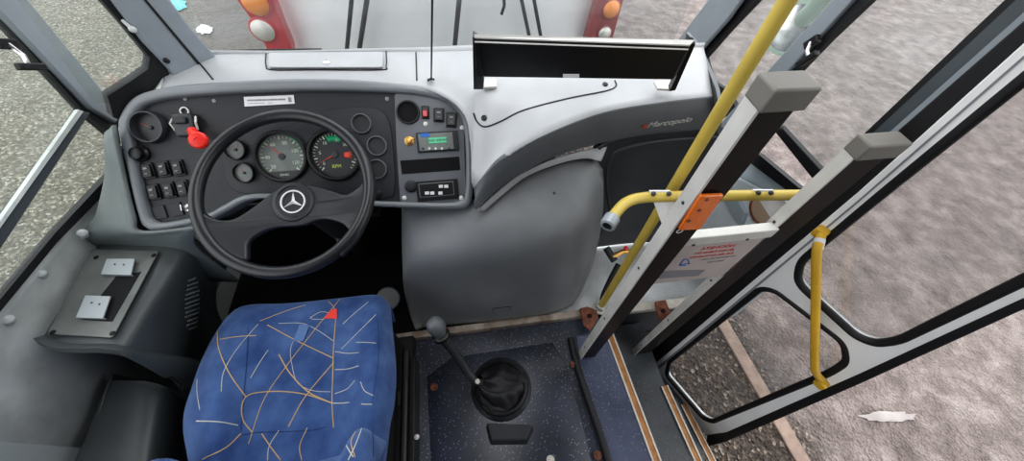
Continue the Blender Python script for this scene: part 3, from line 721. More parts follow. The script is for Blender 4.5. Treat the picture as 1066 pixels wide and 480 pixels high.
# lower side panel right of the cover (recessed)
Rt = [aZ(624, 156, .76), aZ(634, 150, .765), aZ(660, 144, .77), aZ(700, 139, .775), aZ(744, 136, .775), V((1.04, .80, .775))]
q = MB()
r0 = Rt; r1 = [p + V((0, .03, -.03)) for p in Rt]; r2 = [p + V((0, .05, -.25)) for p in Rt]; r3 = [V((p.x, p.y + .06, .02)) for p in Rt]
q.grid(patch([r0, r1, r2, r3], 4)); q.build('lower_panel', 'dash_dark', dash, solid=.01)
q = MB(); q.tube(smooth([aZ(638, 230, .42), aZ(632, 200, .55), aZ(633, 172, .68), aZ(645, 156, .74), aZ(690, 146, .75), aZ(748, 142, .75)], 6), .006, 8); q.build('panel_bead', 'dash_dark', dash)
# right end cap of the dash
q = MB(); q.prism([aZ(728, 50, .93), aZ(745, 92, .925), aZ(748, 108, .91), aZ(747, 140, .775), aZ(747, 140, .775) + V((0, .3, 0)), aZ(728, 50, .93) + V((0, .1, 0))], (.012, 0, 0)); q.build('end_panel', 'dash_mid', dash)
# seam lines on dash top (engraved look from thin dark beads lying in the joints)
bvh = {}
def bv(o):
    if o.name not in bvh:
        me = o.data; t = world_of(o.parent) if o.parent else V(); bvh[o.name] = BVHTree.FromPolygons([v.co + t for v in me.vertices], [tuple(p.vertices) for p in me.polygons])
    return bvh[o.name]
def hit(o, px, py):
    r = ray(px, py).normalized(); h = bv(o).ray_cast(CAM, r); return h[0], h[1]
def beads(target, nm, polylines, w, m, parent, lift=.0008, sub=8):
    q = MB()
    for pl_ in polylines:
        pts = smooth([V((a[0], a[1], 0)) for a in pl_], sub) if len(pl_) > 2 else [V((pl_[0][0] + (pl_[1][0] - pl_[0][0]) * t / 10, pl_[0][1] + (pl_[1][1] - pl_[0][1]) * t / 10, 0)) for t in range(11)]
        P = []
        for p in pts:
            h, n = hit(target, p.x, p.y)
            if h is None: continue
            if n.dot(CAM - h) < 0: n = -n
            P.append(h + n * lift)
        if len(P) > 1: q.tube(P, w, 6)
    return q.build(nm, m, parent)
beads(top, 'panel_joint', [[(640, 84), (641, 90), (630, 95), (590, 103), (545, 115), (520, 127), (505, 132), (497, 127), (493, 118)]], .0022, 'black', dash)
beads(top, 'panel_joint', [[(433, 55), (434, 84)]], .002, 'black', dash)
beads(top, 'panel_joint', [[(222, 83), (203, 60)]], .002, 'black', dash)
beads(top, 'panel_joint', [[(277, 55), (277, 68), (284, 73), (330, 73), (396, 73), (402, 69), (402, 53)]], .0018, 'black', dash)
hp, hn = hit(top, 339, 63)
q = MB(); q.prism(rnd([aZ(280, 56, .9335), aZ(399, 55, .9335), aZ(399, 71, .9335), aZ(280, 71, .9335)], .01), (0, 0, .004)); ht = q.build('hatch', 'dash_light', dash, bevel=.0015)
q = MB(); q.lathe(Matrix.Translation(aZ(340, 65, .938)), [(.010, 0), (.010, .002), (.005, .004), (.002, .004)], 16); q.build('hatch_lock', 'chrome', ht)
for px, py in ((504, 123), (630, 88)):
    h, n = hit(top, px, py); q = MB(); q.lathe(frame(h, n if n.z > 0 else -n), [(.008, 0), (.008, .002), (.004, .004)], 14); q.build('screw', 'black', dash)
# lettering on the lip
def lipfr(px, py, px2, py2, lift=.002):
    h, n = hit(lip, px, py); h2, _ = hit(lip, px2, py2)
    if n.dot(CAM - h) < 0: n = -n
    u = (h2 - h); u = (u - n * u.dot(n)).normalized(); v = n.cross(u); m = Matrix.Identity(4); o = h + n * lift
    for i in range(3): m[i][0] = u[i]; m[i][1] = v[i]; m[i][2] = n[i]; m[i][3] = o[i]
    return m
fm = lipfr(697, 127, 715, 124.5)
text('lettering', 'Marcopolo', fm, .032, 'alu', dash, shear=.25)
fs = lipfr(671, 131, 680, 130)
st_ = [V((.012 * (1 if i % 2 == 0 else .5) * math.cos(i * math.pi / 6 + .2), .012 * (1 if i % 2 == 0 else .5) * math.sin(i * math.pi / 6 + .2), 0)) for i in range(12)]
q = MB(); q.prism([fs @ p for p in st_], fs.to_3x3() @ V((0, 0, .002))); q.build('star_emblem', mat('copper_red', (.5, .14, .08), .4, .4), dash)

# instrument plane
IO = aZ(297, 100, .905); IB = aZ(297, 215, .70)
sl_ = (IB - IO); phi = math.atan2(sl_.z, -sl_.y)  # slope
vI = V((0, -sl_.y, -sl_.z)).normalized(); nI = V((1, 0, 0)).cross(vI).normalized()
frI = Matrix.Identity(4)
for i in range(3): frI[i][0] = (1, 0, 0)[i]; frI[i][1] = vI[i]; frI[i][2] = nI[i]; frI[i][3] = IO[i]
def onI(px, py, d=0):
    p = aP(px, py, IO + nI * d, nI); q_ = loc(frI, p); return V((q_[0], q_[1], 0))
def sI(px, py): return (aP(px, py, IO, nI) - CAM).length / math.hypot(math.hypot(px - 533, 240 - py), F)  # metres per pixel-ish
def spx(px, py, d=0):
    a = onI(px - 1, py, d); b = onI(px + 1, py, d); return (b - a).length / 2
co = smooth([onI(*p, .02) for p in [(121, 135), (124, 117), (138, 100), (165, 91), (205, 86), (300, 81), (380, 83), (430, 89), (462, 96), (481, 108), (490, 125), (492, 160), (492, 200), (487, 215), (470, 218), (400, 216), (340, 212), (290, 208), (258, 209), (236, 220), (212, 231), (165, 240), (150, 238), (142, 225), (131, 180)]], 5, True)
ci = smooth([onI(*p, .02) for p in [(134, 138), (139, 118), (155, 106), (200, 99), (300, 94), (390, 95), (440, 99), (466, 107), (478, 119), (483, 135), (485, 165), (484, 202), (478, 209), (460, 211), (400, 210), (340, 206), (290, 202), (254, 203), (232, 213), (212, 223), (170, 232), (157, 230), (151, 220), (141, 180)]], 5, True)
cw = plate('instrument_hood', frI, [co, ci], .07, 'cowl', dash, bevel=.011, z=-.05)
plate('hood_body', frI, [co], .05, 'dash_dark', dash, z=-.10)
fa = smooth([onI(*p) for p in [(132, 138), (138, 116), (155, 104), (200, 97), (300, 92), (390, 93), (440, 97), (470, 107), (481, 119), (486, 135), (487, 165), (486, 204), (478, 212), (460, 213), (400, 213), (340, 209), (290, 205), (256, 206), (234, 216), (212, 227), (170, 234), (156, 232), (150, 220), (139, 180)]], 4, True)
plate('fascia', frI, [fa], .012, 'fascia', dash, z=-.012)
# raised gauge cluster plinth
gp = smooth([onI(*p) for p in [(232, 150), (245, 141), (300, 134), (340, 116), (385, 112), (404, 124), (410, 160), (411, 196), (400, 206), (330, 206), (260, 202), (238, 190)]], 4, True)
plate('cluster_plinth', frI, [gp], .006, 'fascia', dash, bevel=.002)
cp = rnd([onI(*p) for p in [(411, 97), (447, 100), (468, 106), (479, 117), (483, 135), (485, 200), (479, 210), (417, 211), (413, 150)]], .012)
pnl = plate('centre_panel', frI, [cp], .007, 'panel', dash, bevel=.0015)
def IF(px, py, z=0.0, rot=0):
    p = onI(px, py, z); return frI @ Matrix.Translation((p.x, p.y, z)) @ Matrix.Rotation(math.radians(rot), 4, 'Z')
def gauge(px, py, rp, dial='dial', bez='black', kind='gauge', marks=0, needle=None, lens=True, depth=.012, extra=None, z0=.004):
    fr = IF(px, py, z0); r = rp * spx(px, py)
    q = MB(); q.ring(fr, [(r * .86, 0), (r * 1.0, 0), (r * 1.02, depth * .6), (r * .96, depth), (r * .88, depth), (r * .86, depth * .5)], 40); gz = q.build(kind, bez, dash)
    q = MB(); q.lathe(fr, [(r * .9, .0), (r * .9, .002)], 40); q.build('dial', dial, gz)
    if marks:
        q = MB()
        for i in range(marks):
            t = math.radians(225 - 270 * i / (marks - 1)); big = i % 4 == 0; R0, R1 = r * (.66 if big else .72), r * .80
            u = V((math.cos(t), math.sin(t), 0)); w_ = V((-u.y, u.x, 0)) * (r * (.022 if big else .012))
            q.prism([fr @ (u * R0 + w_ + V((0, 0, .0022))), fr @ (u * R0 - w_ + V((0, 0, .0022))), fr @ (u * R1 - w_ + V((0, 0, .0022))), fr @ (u * R1 + w_ + V((0, 0, .0022)))], nI * .0004)
        q.build('scale_marks', 'dialmark', gz)
    if needle is not None:
        t = math.radians(needle); u = V((math.cos(t), math.sin(t), 0)); w_ = V((-u.y, u.x, 0)) * r * .025
        q = MB(); q.prism([fr @ (u * r * .7 + V((0, 0, .004))), fr @ (w_ - u * r * .1 + V((0, 0, .004))), fr @ (-w_ - u * r * .1 + V((0, 0, .004)))], nI * .0006); q.build('needle', 'needle', gz)
        q = MB(); q.lathe(fr, [(r * .13, .003), (r * .12, .006), (r * .02, .007)], 20); q.build('needle_hub', 'dash_dark', gz)
    return gz, fr, r
g0, fr0, r0_ = gauge(158, 133, 18, 'dial', 'dash_dark', needle=150, depth=.02, z0=0)
g1, fr1, r1_ = gauge(294, 163, 28, 'dialgrey', 'black', marks=25, needle=130, depth=.016, z0=.006)
for a_, n_ in ((225, '20'), (180, '40'), (120, '60'), (70, '80'), (20, '100'), (-30, '120')):
    t = math.radians(a_); text('numerals', n_, fr1 @ Matrix.Translation((r1_ * .54 * math.cos(t), r1_ * .54 * math.sin(t), .0024)), .013, 'dialmark', g1)
q = MB(); q.box((0, -r1_ * .72, .004), (r1_ * 1.15, r1_ * .30, .004), fr1); q.build('odometer', 'dial', g1)
text('odometer_digits', '583402', fr1 @ Matrix.Translation((0, -r1_ * .72, .0065)), .008, 'dialmark', g1)
g2, fr2, r2_ = gauge(349, 161, 28, 'dial', 'black', marks=31, needle=205, depth=.016, z0=.006)
for i_, (a_, n_) in enumerate(((215, '0'), (170, '5'), (125, '10'), (80, '15'), (40, '20'), (0, '25'))):
    t = math.radians(a_); text('numerals', n_, fr2 @ Matrix.Translation((r2_ * .55 * math.cos(t), r2_ * .55 * math.sin(t), .0024)), .012, 'dialmark', g2)
text('numerals', 'RPM', fr2 @ Matrix.Translation((0, -r2_ * .45, .0024)), .013, mat('rpm_yellow', (.5, .6, .1), .5), g2)
def arcband(fr, r, a0, a1, ri, ro, m, nm, par):
    q = MB(); n = 10; A = [fr @ V((r * ri * math.cos(math.radians(a0 + (a1 - a0) * k / n)), r * ri * math.sin(math.radians(a0 + (a1 - a0) * k / n)), .0023)) for k in range(n + 1)]
    B = [fr @ V((r * ro * math.cos(math.radians(a0 + (a1 - a0) * k / n)), r * ro * math.sin(math.radians(a0 + (a1 - a0) * k / n)), .0023)) for k in range(n + 1)]
    q.grid([A, B]); q.build(nm, m, par, solid=.0005, off=1)
arcband(fr2, r2_, 110, 62, .5, .72, 'green', 'green_band', g2); arcband(fr2, r2_, 8, -18, .34, .62, 'needle', 'red_band', g2); arcband(fr1, r1_, 60, -40, .80, .86, 'green', 'green_band', g1)
gauge(246, 156, 11.5, 'dialgrey', 'black', 'small_gauge', needle=60, z0=.006); gauge(255, 180, 11.5, 'dialgrey', 'black', 'small_gauge', needle=120, z0=.006)
for a_ in ((377, 129, 10.5), (393, 152, 10.5), (393, 176, 10.5)): gauge(*a_, 'dial', 'dash_mid', 'small_gauge', z0=.006)
def knob(px, py, rp, m='black', nm='knob', h=.014, par=None, z0=0):
    fr = IF(px, py, z0); r = rp * spx(px, py); q = MB(); q.lathe(fr, [(r, 0), (r * 1.0, h * .3), (r * .78, h * .5), (r * .72, h), (r * .5, h * 1.1), (.001, h * 1.1)], 24); return q.build(nm, m, par or dash)
knob(148, 160, 9, h=.022); knob(394, 202, 5.5); knob(273, 190, 2.5, h=.005)
def screw(px, py, r=2.2, z0=0, m='ink'):
    fr = IF(px, py, z0); rr = r * spx(px, py); q = MB(); q.lathe(fr, [(rr, 0), (rr, .0015), (rr * .5, .003)], 12); q.build('screw', m, dash)
for p in ((136, 140), (193, 103), (223, 105), (403, 103)): screw(*p)
for p in ((481, 133), (480, 206), (421, 206), (443, 129)): screw(*p, 2.4, .007, 'alu')
def switch(px, py, w, h, rot=0, icon=True, z0=0, m='black', par=None):
    s = spx(px, py); fr = IF(px, py, z0, rot); W, Hh = w * s, h * s
    q = MB(); q.box((0, 0, .003), (W, Hh, .006), fr); sw = q.build('rocker_switch', m, par or dash, bevel=.0015)
    q = MB(); q.prism([fr @ V((-W * .38, -Hh * .40, .006)), fr @ V((W * .38, -Hh * .40, .006)), fr @ V((W * .38, -Hh * .40, .014)), fr @ V((-W * .38, -Hh * .40, .014))], fr.to_3x3() @ V((0, Hh * .8, -.004))); q.build('rocker', 'black', sw, bevel=.0015)
    if icon:
        q = MB(); q.box((0, Hh * .16, .0125), (W * .32, Hh * .12, .001), fr); q.box((0, -Hh * .18, .0145), (W * .26, Hh * .05, .001), fr); q.build('icon', 'ink', sw)
    return sw
for p in ((156, 178), (172, 176), (187, 175), (162, 200), (178, 198), (192, 196)): switch(*p, 12, 18, 6)
for p in ((167, 221), (184, 218)):
    s = spx(*p); fr = IF(*p, 0, 6); q = MB(); q.box((0, 0, .002), (13 * s, 15 * s, .004), fr); q.build('blank_cover', 'fascia', dash, bevel=.001)
fr = IF(197, 216, .0); q = MB(); q.lathe(fr, [(.010, 0), (.010, .008), (.006, .010)], 20); kl = q.build('key_lock', 'chrome', dash); q = MB(); q.box((0, .002, .018), (.003, .016, .022), fr); q.build('key', 'chrome', kl, bevel=.001)
# red parking lever
fr = IF(197, 131, 0); q = MB(); q.box((0, 0, .012), (.046, .058, .024), fr); pk = q.build('parking_brake_valve', 'dash_dark', dash, bevel=.006)
q = MB(); q.box((0, .010, .026), (.030, .016, .012), fr); q.build('catch', 'black', pk, bevel=.003)
for sx in (-1, 1):
    q = MB(); q.tube([fr @ V((sx * .026, .02, .01)), fr @ V((sx * .030, .005, .02)), fr @ V((sx * .026, -.012, .012))], .003, 8); q.build('guard', 'alu', pk)
a0, a1 = aP(200, 136, IO + nI * .03, nI), aP(208, 147, IO + nI * .055, nI)
q = MB(); q.tube([a0, a1], [.011, .014], 14); lv = q.build('red_lever', 'red', pk); lv['label'] = 'red lever with round end'
d_ = (a1 - a0).normalized(); q = MB(); q.lathe(frame(a1 + d_ * -.004, (nI + V((.2, -.2, .2))).normalized()), [(.017, -.006), (.021, -.002), (.021, .006), (.017, .010), (.002, .012)], 24); q.build('lever_knob', 'red', lv)
fr = IF(193, 116, 0); q = MB(); q.ring(fr, [(.008, .001), (.011, .001), (.011, .005), (.008, .005)], 20); q.build('ring', 'alu', dash)
# sticker
pts = [onI(*p) for p in ((254, 101), (306, 99), (307, 108), (255, 111))]; sk = plate('sticker', frI, [pts], .001, 'paper', dash, z=.0005)
q = MB()
for i in range(26):
    x = 258 + i * 1.55; a_ = onI(x, 105.6 - (x - 258) * .03); b_ = onI(x + random.uniform(.5, 1.2), 103.8 - (x - 258) * .03)
    q.box(((a_.x + b_.x) / 2, (a_.y + b_.y) / 2, .0018), (abs(b_.x - a_.x) + .0005, abs(b_.y - a_.y), .0005), frI)
for x0, x1, yy in ((258, 276, 107.8), (279, 284, 107.4)):
    a_ = onI(x0, yy); b_ = onI(x1, yy - .3); q.box(((a_.x + b_.x) / 2, (a_.y + b_.y) / 2, .0018), (b_.x - a_.x, .0012, .0005), frI)
a_ = onI(302, 104); q.box((a_.x, a_.y, .0018), (.008, .012, .0005), frI); q.build('print', 'ink', sk)
# centre panel contents
Z7 = .007
g3, fr3, r3_ = gauge(425, 117, 12, 'void', 'black', 'round_air_vent', depth=.008, z0=Z7)
sw = switch(443, 117, 8, 13, -4, False, Z7); s = spx(443, 117); q = MB(); q.box((0, -2 * s, .013), (4.5 * s, 6 * s, .006), IF(443, 117, Z7, -4)); q.build('red_key', 'redpaint', sw, bevel=.001)
switch(457, 120, 11, 14, -6, True, Z7); switch(470, 125, 11, 15, -8, True, Z7)
fr = IF(426, 147, Z7); q = MB(); q.lathe(fr, [(.013, 0), (.013, .003), (.009, .005), (.007, .011), (.003, .012)], 20); bk = q.build('brass_lock', 'brass', dash); q = MB(); q.box((.006, 0, .010), (.022, .004, .003), fr @ Matrix.Rotation(.4, 4, 'Z')); q.build('key', 'brass', bk, bevel=.001)
def ibox(px0, py0, px1, py1, z, h, nm, m, par=None, bevel=.0015):
    a_, b_ = onI(px0, py1, z), onI(px1, py0, z); q = MB(); q.box(((a_.x + b_.x) / 2, (a_.y + b_.y) / 2, z + h / 2), (abs(b_.x - a_.x), abs(b_.y - a_.y), h), frI); return q.build(nm, m, par or dash, bevel=bevel)
tg = ibox(435.5, 136, 476, 159, Z7, .008, 'tachograph', 'black'); 
ibox(437, 137.5, 471, 157.5, Z7 + .008, .002, 'front_plate', 'dialgrey', tg, .0008)
ibox(438, 138.5, 446.5, 143, Z7 + .010, .0008, 'blue_label', 'blue', tg, .0002)
ibox(446.5, 142.5, 464.5, 149.5, Z7 + .010, .001, 'display', 'lcd', tg, .0002)
text('digits', '10:42  0583402', IF(455.5, 146, Z7 + .0112), .0085, 'dial', tg)
for x_ in (440.5, 447, 453.5, 460, 467.5):
    fr = IF(x_, 154.8, Z7 + .010); q = MB(); q.lathe(fr, [(.0036, 0), (.0034, .002), (.001, .0024)], 14); q.build('button', 'dial' if x_ in (440.5, 467.5) else 'alu', tg)
ibox(418.5, 163, 478, 181.5, Z7 - .001, .0016, 'blank_slot', 'void', None, 0)
knob(428, 194, 6.5, 'fascia', z0=Z7, h=.012)
hc = ibox(435, 186, 476, 210, Z7, .005, 'heater_control', 'black'); ibox(437, 188.5, 472, 206, Z7 + .005, .002, 'front_plate', 'panel', hc, .001); ibox(438, 189.5, 471, 205, Z7 + .0072, .0008, 'face', 'black', hc, .0002)
for x_, y_ in ((459, 194), (464.5, 194), (444.5, 201), (450, 201), (458.5, 201)): ibox(x_ - 2, y_ - 1.8, x_ + 2, y_ + 1.8, Z7 + .008, .002, 'button', 'paper', hc, .0005)
# dash left flank below hood
L0 = [aZ(121, 130, .90), aZ(131, 180, .80), aZ(142, 225, .72), aZ(150, 240, .69), aZ(214, 233, .69)]
L1 = [aZ(118, 150, .84), aZ(116, 190, .75), aZ(104, 228, .66), aZ(96, 250, .61), aZ(205, 255, .61)]
L2 = [p + V((-.03, .02, -.25)) for p in L1]
q = MB(); q.grid(patch([L0, L1, L2], 5)); q.build('side_flank', 'flank', dash, solid=.008)
# left front top corner piece
q = MB(); q.grid(patch([[aZ(172, 76, .93), aZ(168, 84, .93), aZ(164, 97, .93)], [aZ(166, 84, .90), aZ(158, 92, .89), aZ(148, 100, .88)], [aZ(160, 88, .80) + V((0, .1, 0)), aZ(140, 100, .80) + V((0, .1, 0)), aZ(125, 115, .80) + V((0, .1, 0))]], 3)); q.build('corner_piece', 'sill', dash, solid=.008)
# dark underside behind the wheel and bulkhead
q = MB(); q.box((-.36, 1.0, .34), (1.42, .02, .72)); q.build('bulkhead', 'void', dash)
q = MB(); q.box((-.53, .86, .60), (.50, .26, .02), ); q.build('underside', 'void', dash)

# ---- display box on dash
db = empty('display_box', (.29, .80, .93), 'long black display box with aluminium edge standing on brackets on the dash top', 'display')
TL, TR, BR, BL = aZ(494, 41, 1.10), aZ(717, 49, 1.10), aZ(700, 83, 1.0), aZ(496, 80, 1.0)
TL2, TR2 = aZ(494, 38, 1.105), aZ(722, 44, 1.105)
nb = (TR - TL).cross(BL - TL).normalized()
if nb.dot(CAM - TL) < 0: nb = -nb
q = MB(); q.loft([TL, TR, BR, BL], [TL2, TR2, BR + (TR2 - TR) , BL + (TL2 - TL)]); q.build('housing', 'black', db, bevel=.002)
al = MB(); al.prism([TL + V((0, 0, .002)), TR + V((0, 0, .002)), TR2 + V((0, 0, .002)), TL2 + V((0, 0, .002))], (0, 0, .003)); al.build('top_edge', 'alu', db)
for a_, b_ in (((491, 38), (493, 93)),):
    pass
def wing(pts, nm):
    q = MB(); q.prism([aZ(*p) for p in pts], (.004, 0, 0)); q.build(nm, 'black', db)
q = MB(); q.prism([aZ(492, 38, 1.105), aZ(497, 42, 1.10), aZ(504, 84, 1.0), aZ(503, 93, .945), aZ(493, 93, .945)], nb * -.02); q.build('end_plate', 'black', db)
q = MB(); q.prism([aZ(718, 44, 1.10), aZ(724, 46, 1.105), aZ(703, 94, .945), aZ(697, 95, .945), aZ(704, 80, 1.0)], nb * -.02); q.build('end_plate', 'black', db)
for a_ in ([(503, 84), (517, 84), (517, 92), (504, 93)], [(680, 87), (700, 86), (697, 95), (684, 94)]):
    q = MB(); q.prism([aZ(*p, .938) for p in a_], (0, 0, .006)); q.build('mounting_foot', 'alu', db)
q = MB(); q.prism([aP(x, y, TL, nb) for x, y in ((586, 77), (603, 77), (603, 80.5), (586, 80.5))], nb * .002); q.build('label_plate', 'paper', db)
q = MB(); q.tube([TL + nb * .002 + V((0, 0, -.004)), TR + nb * .002 + V((0, 0, -.004))], .0018, 6); q.build('edge_line', 'alu', db)
# hanging cord
q = MB(); a_, _n = hit(top, 449, 84); q.tube([a_ + V((0, 0, .002)), aZ(449.5, 40, 1.10), aZ(450, 0, 1.2), aZ(450, 0, 1.2) * 3.6 - (a_ + V((0, 0, .002))) * 2.6], .0022, 8)
cd = q.build('hanging_cord', 'black'); tag(cd, 'thin black cord rising from a hook on the dash top', 'cord')
q = MB(); q.tube([a_ + V((-.008, 0, .004)), a_ + V((-.008, -.008, .006)), a_ + V((.0, -.01, .012)), a_ + V((.008, -.004, .006))], .0028, 8); q.build('hook', 'black', cd)

# ================================================================== ENGINE COVER
G = [[(418, 214, .60), (430, 212, .62), (470, 210, .65), (520, 200, .68), (567, 171, .70), (605, 163, .71), (621, 167, .70), (628, 182, .66)],
     [(418, 250, .50), (430, 248, .56), (470, 246, .60), (520, 240, .62), (570, 230, .63), (605, 222, .62), (620, 218, .58), (628, 216, .50)],
     [(419, 276, .42), (430, 274, .49), (470, 273, .52), (520, 269, .53), (570, 262, .53), (600, 253, .52), (615, 248, .47), (624, 246, .38)],
     [(420, 298, .28), (431, 299, .32), (470, 300, .34), (520, 298, .34), (570, 292, .34), (598, 285, .33), (609, 281, .29), (616, 277, .24)],
     [(426, 325, .12), (436, 329, .12), (470, 330, .12), (520, 327, .12), (568, 321, .12), (589, 315, .12), (599, 309, .12), (605, 302, .12)],
     [(432, 342, .03), (442, 341, .03), (475, 338, .03), (520, 334, .03), (563, 328, .03), (582, 324, .03), (591, 320, .03), (597, 313, .03)]]
R = [[aZ(*p) for p in r] for r in G]
for r in R:
    r.insert(0, r[0] + V((.01, .16, -.01))); r.append(r[-1] + V((-.01, .12, -.005)))
q = MB(); q.grid(patch(R, 5)); ec = q.build('engine_cover', 'cover', solid=.012, off=-1)
tag(ec, 'large rounded grey plastic engine cover between wheel and entrance', 'cover')
q = MB()
P = [hit(ec, x, y) for x, y in ((513, 333), (513, 321), (531, 319), (532, 331))]
q.tube([h[0] + V((0, -.001, .001)) for h in P if h[0] is not None], .0016, 6); q.build('access_flap', 'black', ec)
h_, n_ = hit(ec, 577, 201); q = MB(); q.lathe(frame(h_, n_ if n_.z > 0 else -n_), [(.005, 0), (.004, .002)], 10); q.build('screw', 'dash_dark', ec)

# ================================================================== STEERING WHEEL
an = math.radians(25); cW = V((-.505, .742, .725)); RW = .228
nW = V((0, -math.sin(an), math.cos(an))); vW = V((0, math.cos(an), math.sin(an)))
frW = Matrix.Identity(4)
for i in range(3): frW[i][0] = (1, 0, 0)[i]; frW[i][1] = vW[i]; frW[i][2] = nW[i]; frW[i][3] = cW[i]
def onW(px, py, d=0):
    p = aP(px, py, cW + nW * d, nW); l = loc(frW, p); return V((l[0], l[1], 0))
# lift the wheel 10 cm towards the viewer along the line of sight keeps it clear of the gauges
kf = .86; 
sw_ = empty('steering_wheel', CAM + (cW - CAM) * kf, 'black two spoke steering wheel with round centre badge', 'steering wheel')
Sc = Matrix.Translation(CAM) @ Matrix.Scale(kf, 4) @ Matrix.Translation(-CAM)
frWs = frame((0, 0, 0), (0, 0, 1))
cWs = CAM + (cW - CAM) * kf; RWs = RW * kf
frK = frW.copy()
for i in range(3): frK[i][3] = cWs[i]
def onK(px, py, d=0):
    p = aP(px, py, cWs + nW * d, nW); l = loc(frK, p); return V((l[0], l[1], 0))
q = MB(); q.tube([frK @ V((RWs * math.cos(t * math.pi / 48), RWs * math.sin(t * math.pi / 48), 0)) for t in range(96)], .0150, 16, closed=True); q.build('rim', 'rim', sw_)
sp = [onK(*p, -.02) for p in [(206, 208), (214, 219), (228, 229), (246, 229), (266, 215), (284, 200), (300, 194), (322, 193), (345, 199), (362, 204), (377, 196), (386, 186), (388, 215), (380, 243), (366, 262), (358, 268), (362, 252), (366, 242), (356, 233), (336, 229), (316, 235), (290, 237), (274, 243), (262, 254), (262, 272), (240, 262), (222, 246), (208, 228)]]
q = MB(); pl2 = smooth(sp, 4, True)
# dished spokes: hub lower than the rim
def dish(p, top):
    r = math.hypot(p.x, p.y); dz = -.030 + .024 * min(1, (r / RWs) ** 2)
    return frK @ V((p.x, p.y, dz + (.008 if top else -.012)))
cu_me = plate('spokes', Matrix.Identity(4), [pl2], .02, 'wheel', None, bevel=.006)
bm = bmesh.new(); bm.from_mesh(cu_me.data); bmesh.ops.triangulate(bm, faces=bm.faces); bmesh.ops.subdivide_edges(bm, edges=[e_ for e_ in bm.edges if e_.calc_length() > .05], cuts=2)
for v in bm.verts:
    r = math.hypot(v.co.x, v.co.y); v.co = frK @ V((v.co.x, v.co.y, v.co.z - .010 - .028 + .026 * min(1, (r / RWs) ** 2)))
bm.to_mesh(cu_me.data); bm.free(); adopt(cu_me, sw_)
hc_ = onK(307, 211, -.02)
frH = frK @ Matrix.Translation((hc_.x, hc_.y, -.024))
q = MB(); q.lathe(frH, [(.050, -.02), (.050, .010), (.047, .014), (.041, .015), (.038, .012), (.002, .012)], 40); q.build('hub', 'wheel', sw_)
q = MB(); q.ring(frH, [(.0255, .012), (.029, .012), (.029, .0155), (.0255, .0155)], 40)
for k_ in range(3):
    t = math.radians(90 + 120 * k_); u = V((math.cos(t), math.sin(t), 0)); w_ = V((-u.y, u.x, 0)); z_ = V((0, 0, .0125)); zz = V((0, 0, .0175))
    q.add([frH @ (u * .027 + z_), frH @ (w_ * .0042 + u * .0025 + z_), frH @ (w_ * -.0042 + u * .0025 + z_), frH @ (zz)], [(0, 1, 3), (0, 3, 2), (1, 2, 3), (0, 2, 1)])
q.build('star_badge', 'badge', sw_, smooth=0)['label'] = 'chrome three pointed star in a ring'
# column, shroud and stalks
col_ = empty('steering_column', (-.46, .74, .45), 'dark steering column under the wheel with a control stalk', 'column')
A_ = frH @ V((0, 0, -.02)); q = MB(); q.tube([A_, A_ - nW * .10 + V((0, .03, 0)), V((-.47, .93, .10))], [.034, .05, .045], 20); q.build('shaft', 'void', col_)
q = MB(); q.loft([aZ(282, 190, .66), aZ(358, 192, .66), aZ(362, 204, .64), aZ(300, 208, .64)], [aZ(278, 188, .60), aZ(362, 190, .60), aZ(370, 212, .58), aZ(290, 216, .58)]); q.build('shroud', 'panel', col_, bevel=.008)
q = MB(); q.tube([aZ(272, 211, .67), aZ(240, 214, .67), aZ(222, 217, .67)], [.008, .010, .011], 12); sk_ = q.build('stalk', 'black', col_)
q = MB(); q.tube([aZ(262, 208, .675), aZ(245, 207, .675)], .004, 8); q.build('collar', 'alu', sk_)
q = MB(); q.prism([aZ(228, 215.5, .684), aZ(236, 214.5, .684), aZ(236, 216, .684), aZ(228, 217, .684)], (0, 0, .001)); q.build('white_mark', 'paper', sk_)
# pedal
q = MB(); c = aZ(404, 311, .12); fr = frame(c, (.25, -.4, .9)); q.lathe(fr, [(.045, -.01), (.048, 0), (.044, .008), (.002, .010)], 28); pd = q.build('round_pedal', 'cover'); tag(pd, 'round dark pedal pad in the shadow between seat and engine cover', 'pedal')
q = MB(); q.tube([c, c + V((0, .12, -.12))], .01, 8); q.build('pedal_arm', 'void', pd)
q = MB(); q.tube([aZ(350, 245, .5), aZ(354, 255, .46), aZ(352, 264, .42)], .006, 8); tag(q.build('column_cable', 'dash_mid'), 'short grey cable hanging behind the lower wheel opening', 'cable')

# ================================================================== CONSOLES LEFT
def consol(rows, nm, m, label):
    rows = [[V((max(p.x, -1.052), p.y, max(p.z, .005))) for p in r] for r in rows]
    q = MB(); q.grid(patch(rows, 5)); o = q.build(nm, m, solid=.01, off=-1); return tag(o, label, 'console')
fr_ = [aZ(88, 250, .60), aZ(140, 249, .605), aZ(182, 250, .60), aZ(203, 262, .56), aZ(211, 290, .42), aZ(213, 325, .22), aZ(216, 350, .04)]
re_ = [aZ(26, 350, .60), aZ(72, 356, .605), aZ(122, 357, .60), aZ(146, 366, .55), aZ(182, 388, .40), aZ(197, 405, .24), aZ(205, 415, .06)]
md_ = [a * .5 + b * .5 for a, b in zip(fr_, re_)]
re1 = [a + V((0, -.012, -.014)) for a in re_]
re2 = [V((a.x, a.y + .02, max(a.z - .24, .0) if a.z > .5 else max(a.z * .6, 0))) for a in re_]
f0 = [a + V((0, .04, -.05)) for a in fr_]
cn = consol([f0, fr_, md_, re_, re1, re2], 'side_console', 'console', 'dark grey side console with a metal plate and speaker grille left of the seat')
ptop = [V(p) for p in (aZ(96, 260, .612), aZ(166, 262, .612), aZ(118, 352, .612), aZ(50, 348, .612))]
hol = [aZ(110, 278, .612), aZ(144, 280, .612), aZ(112, 335, .612), aZ(80, 333, .612)]
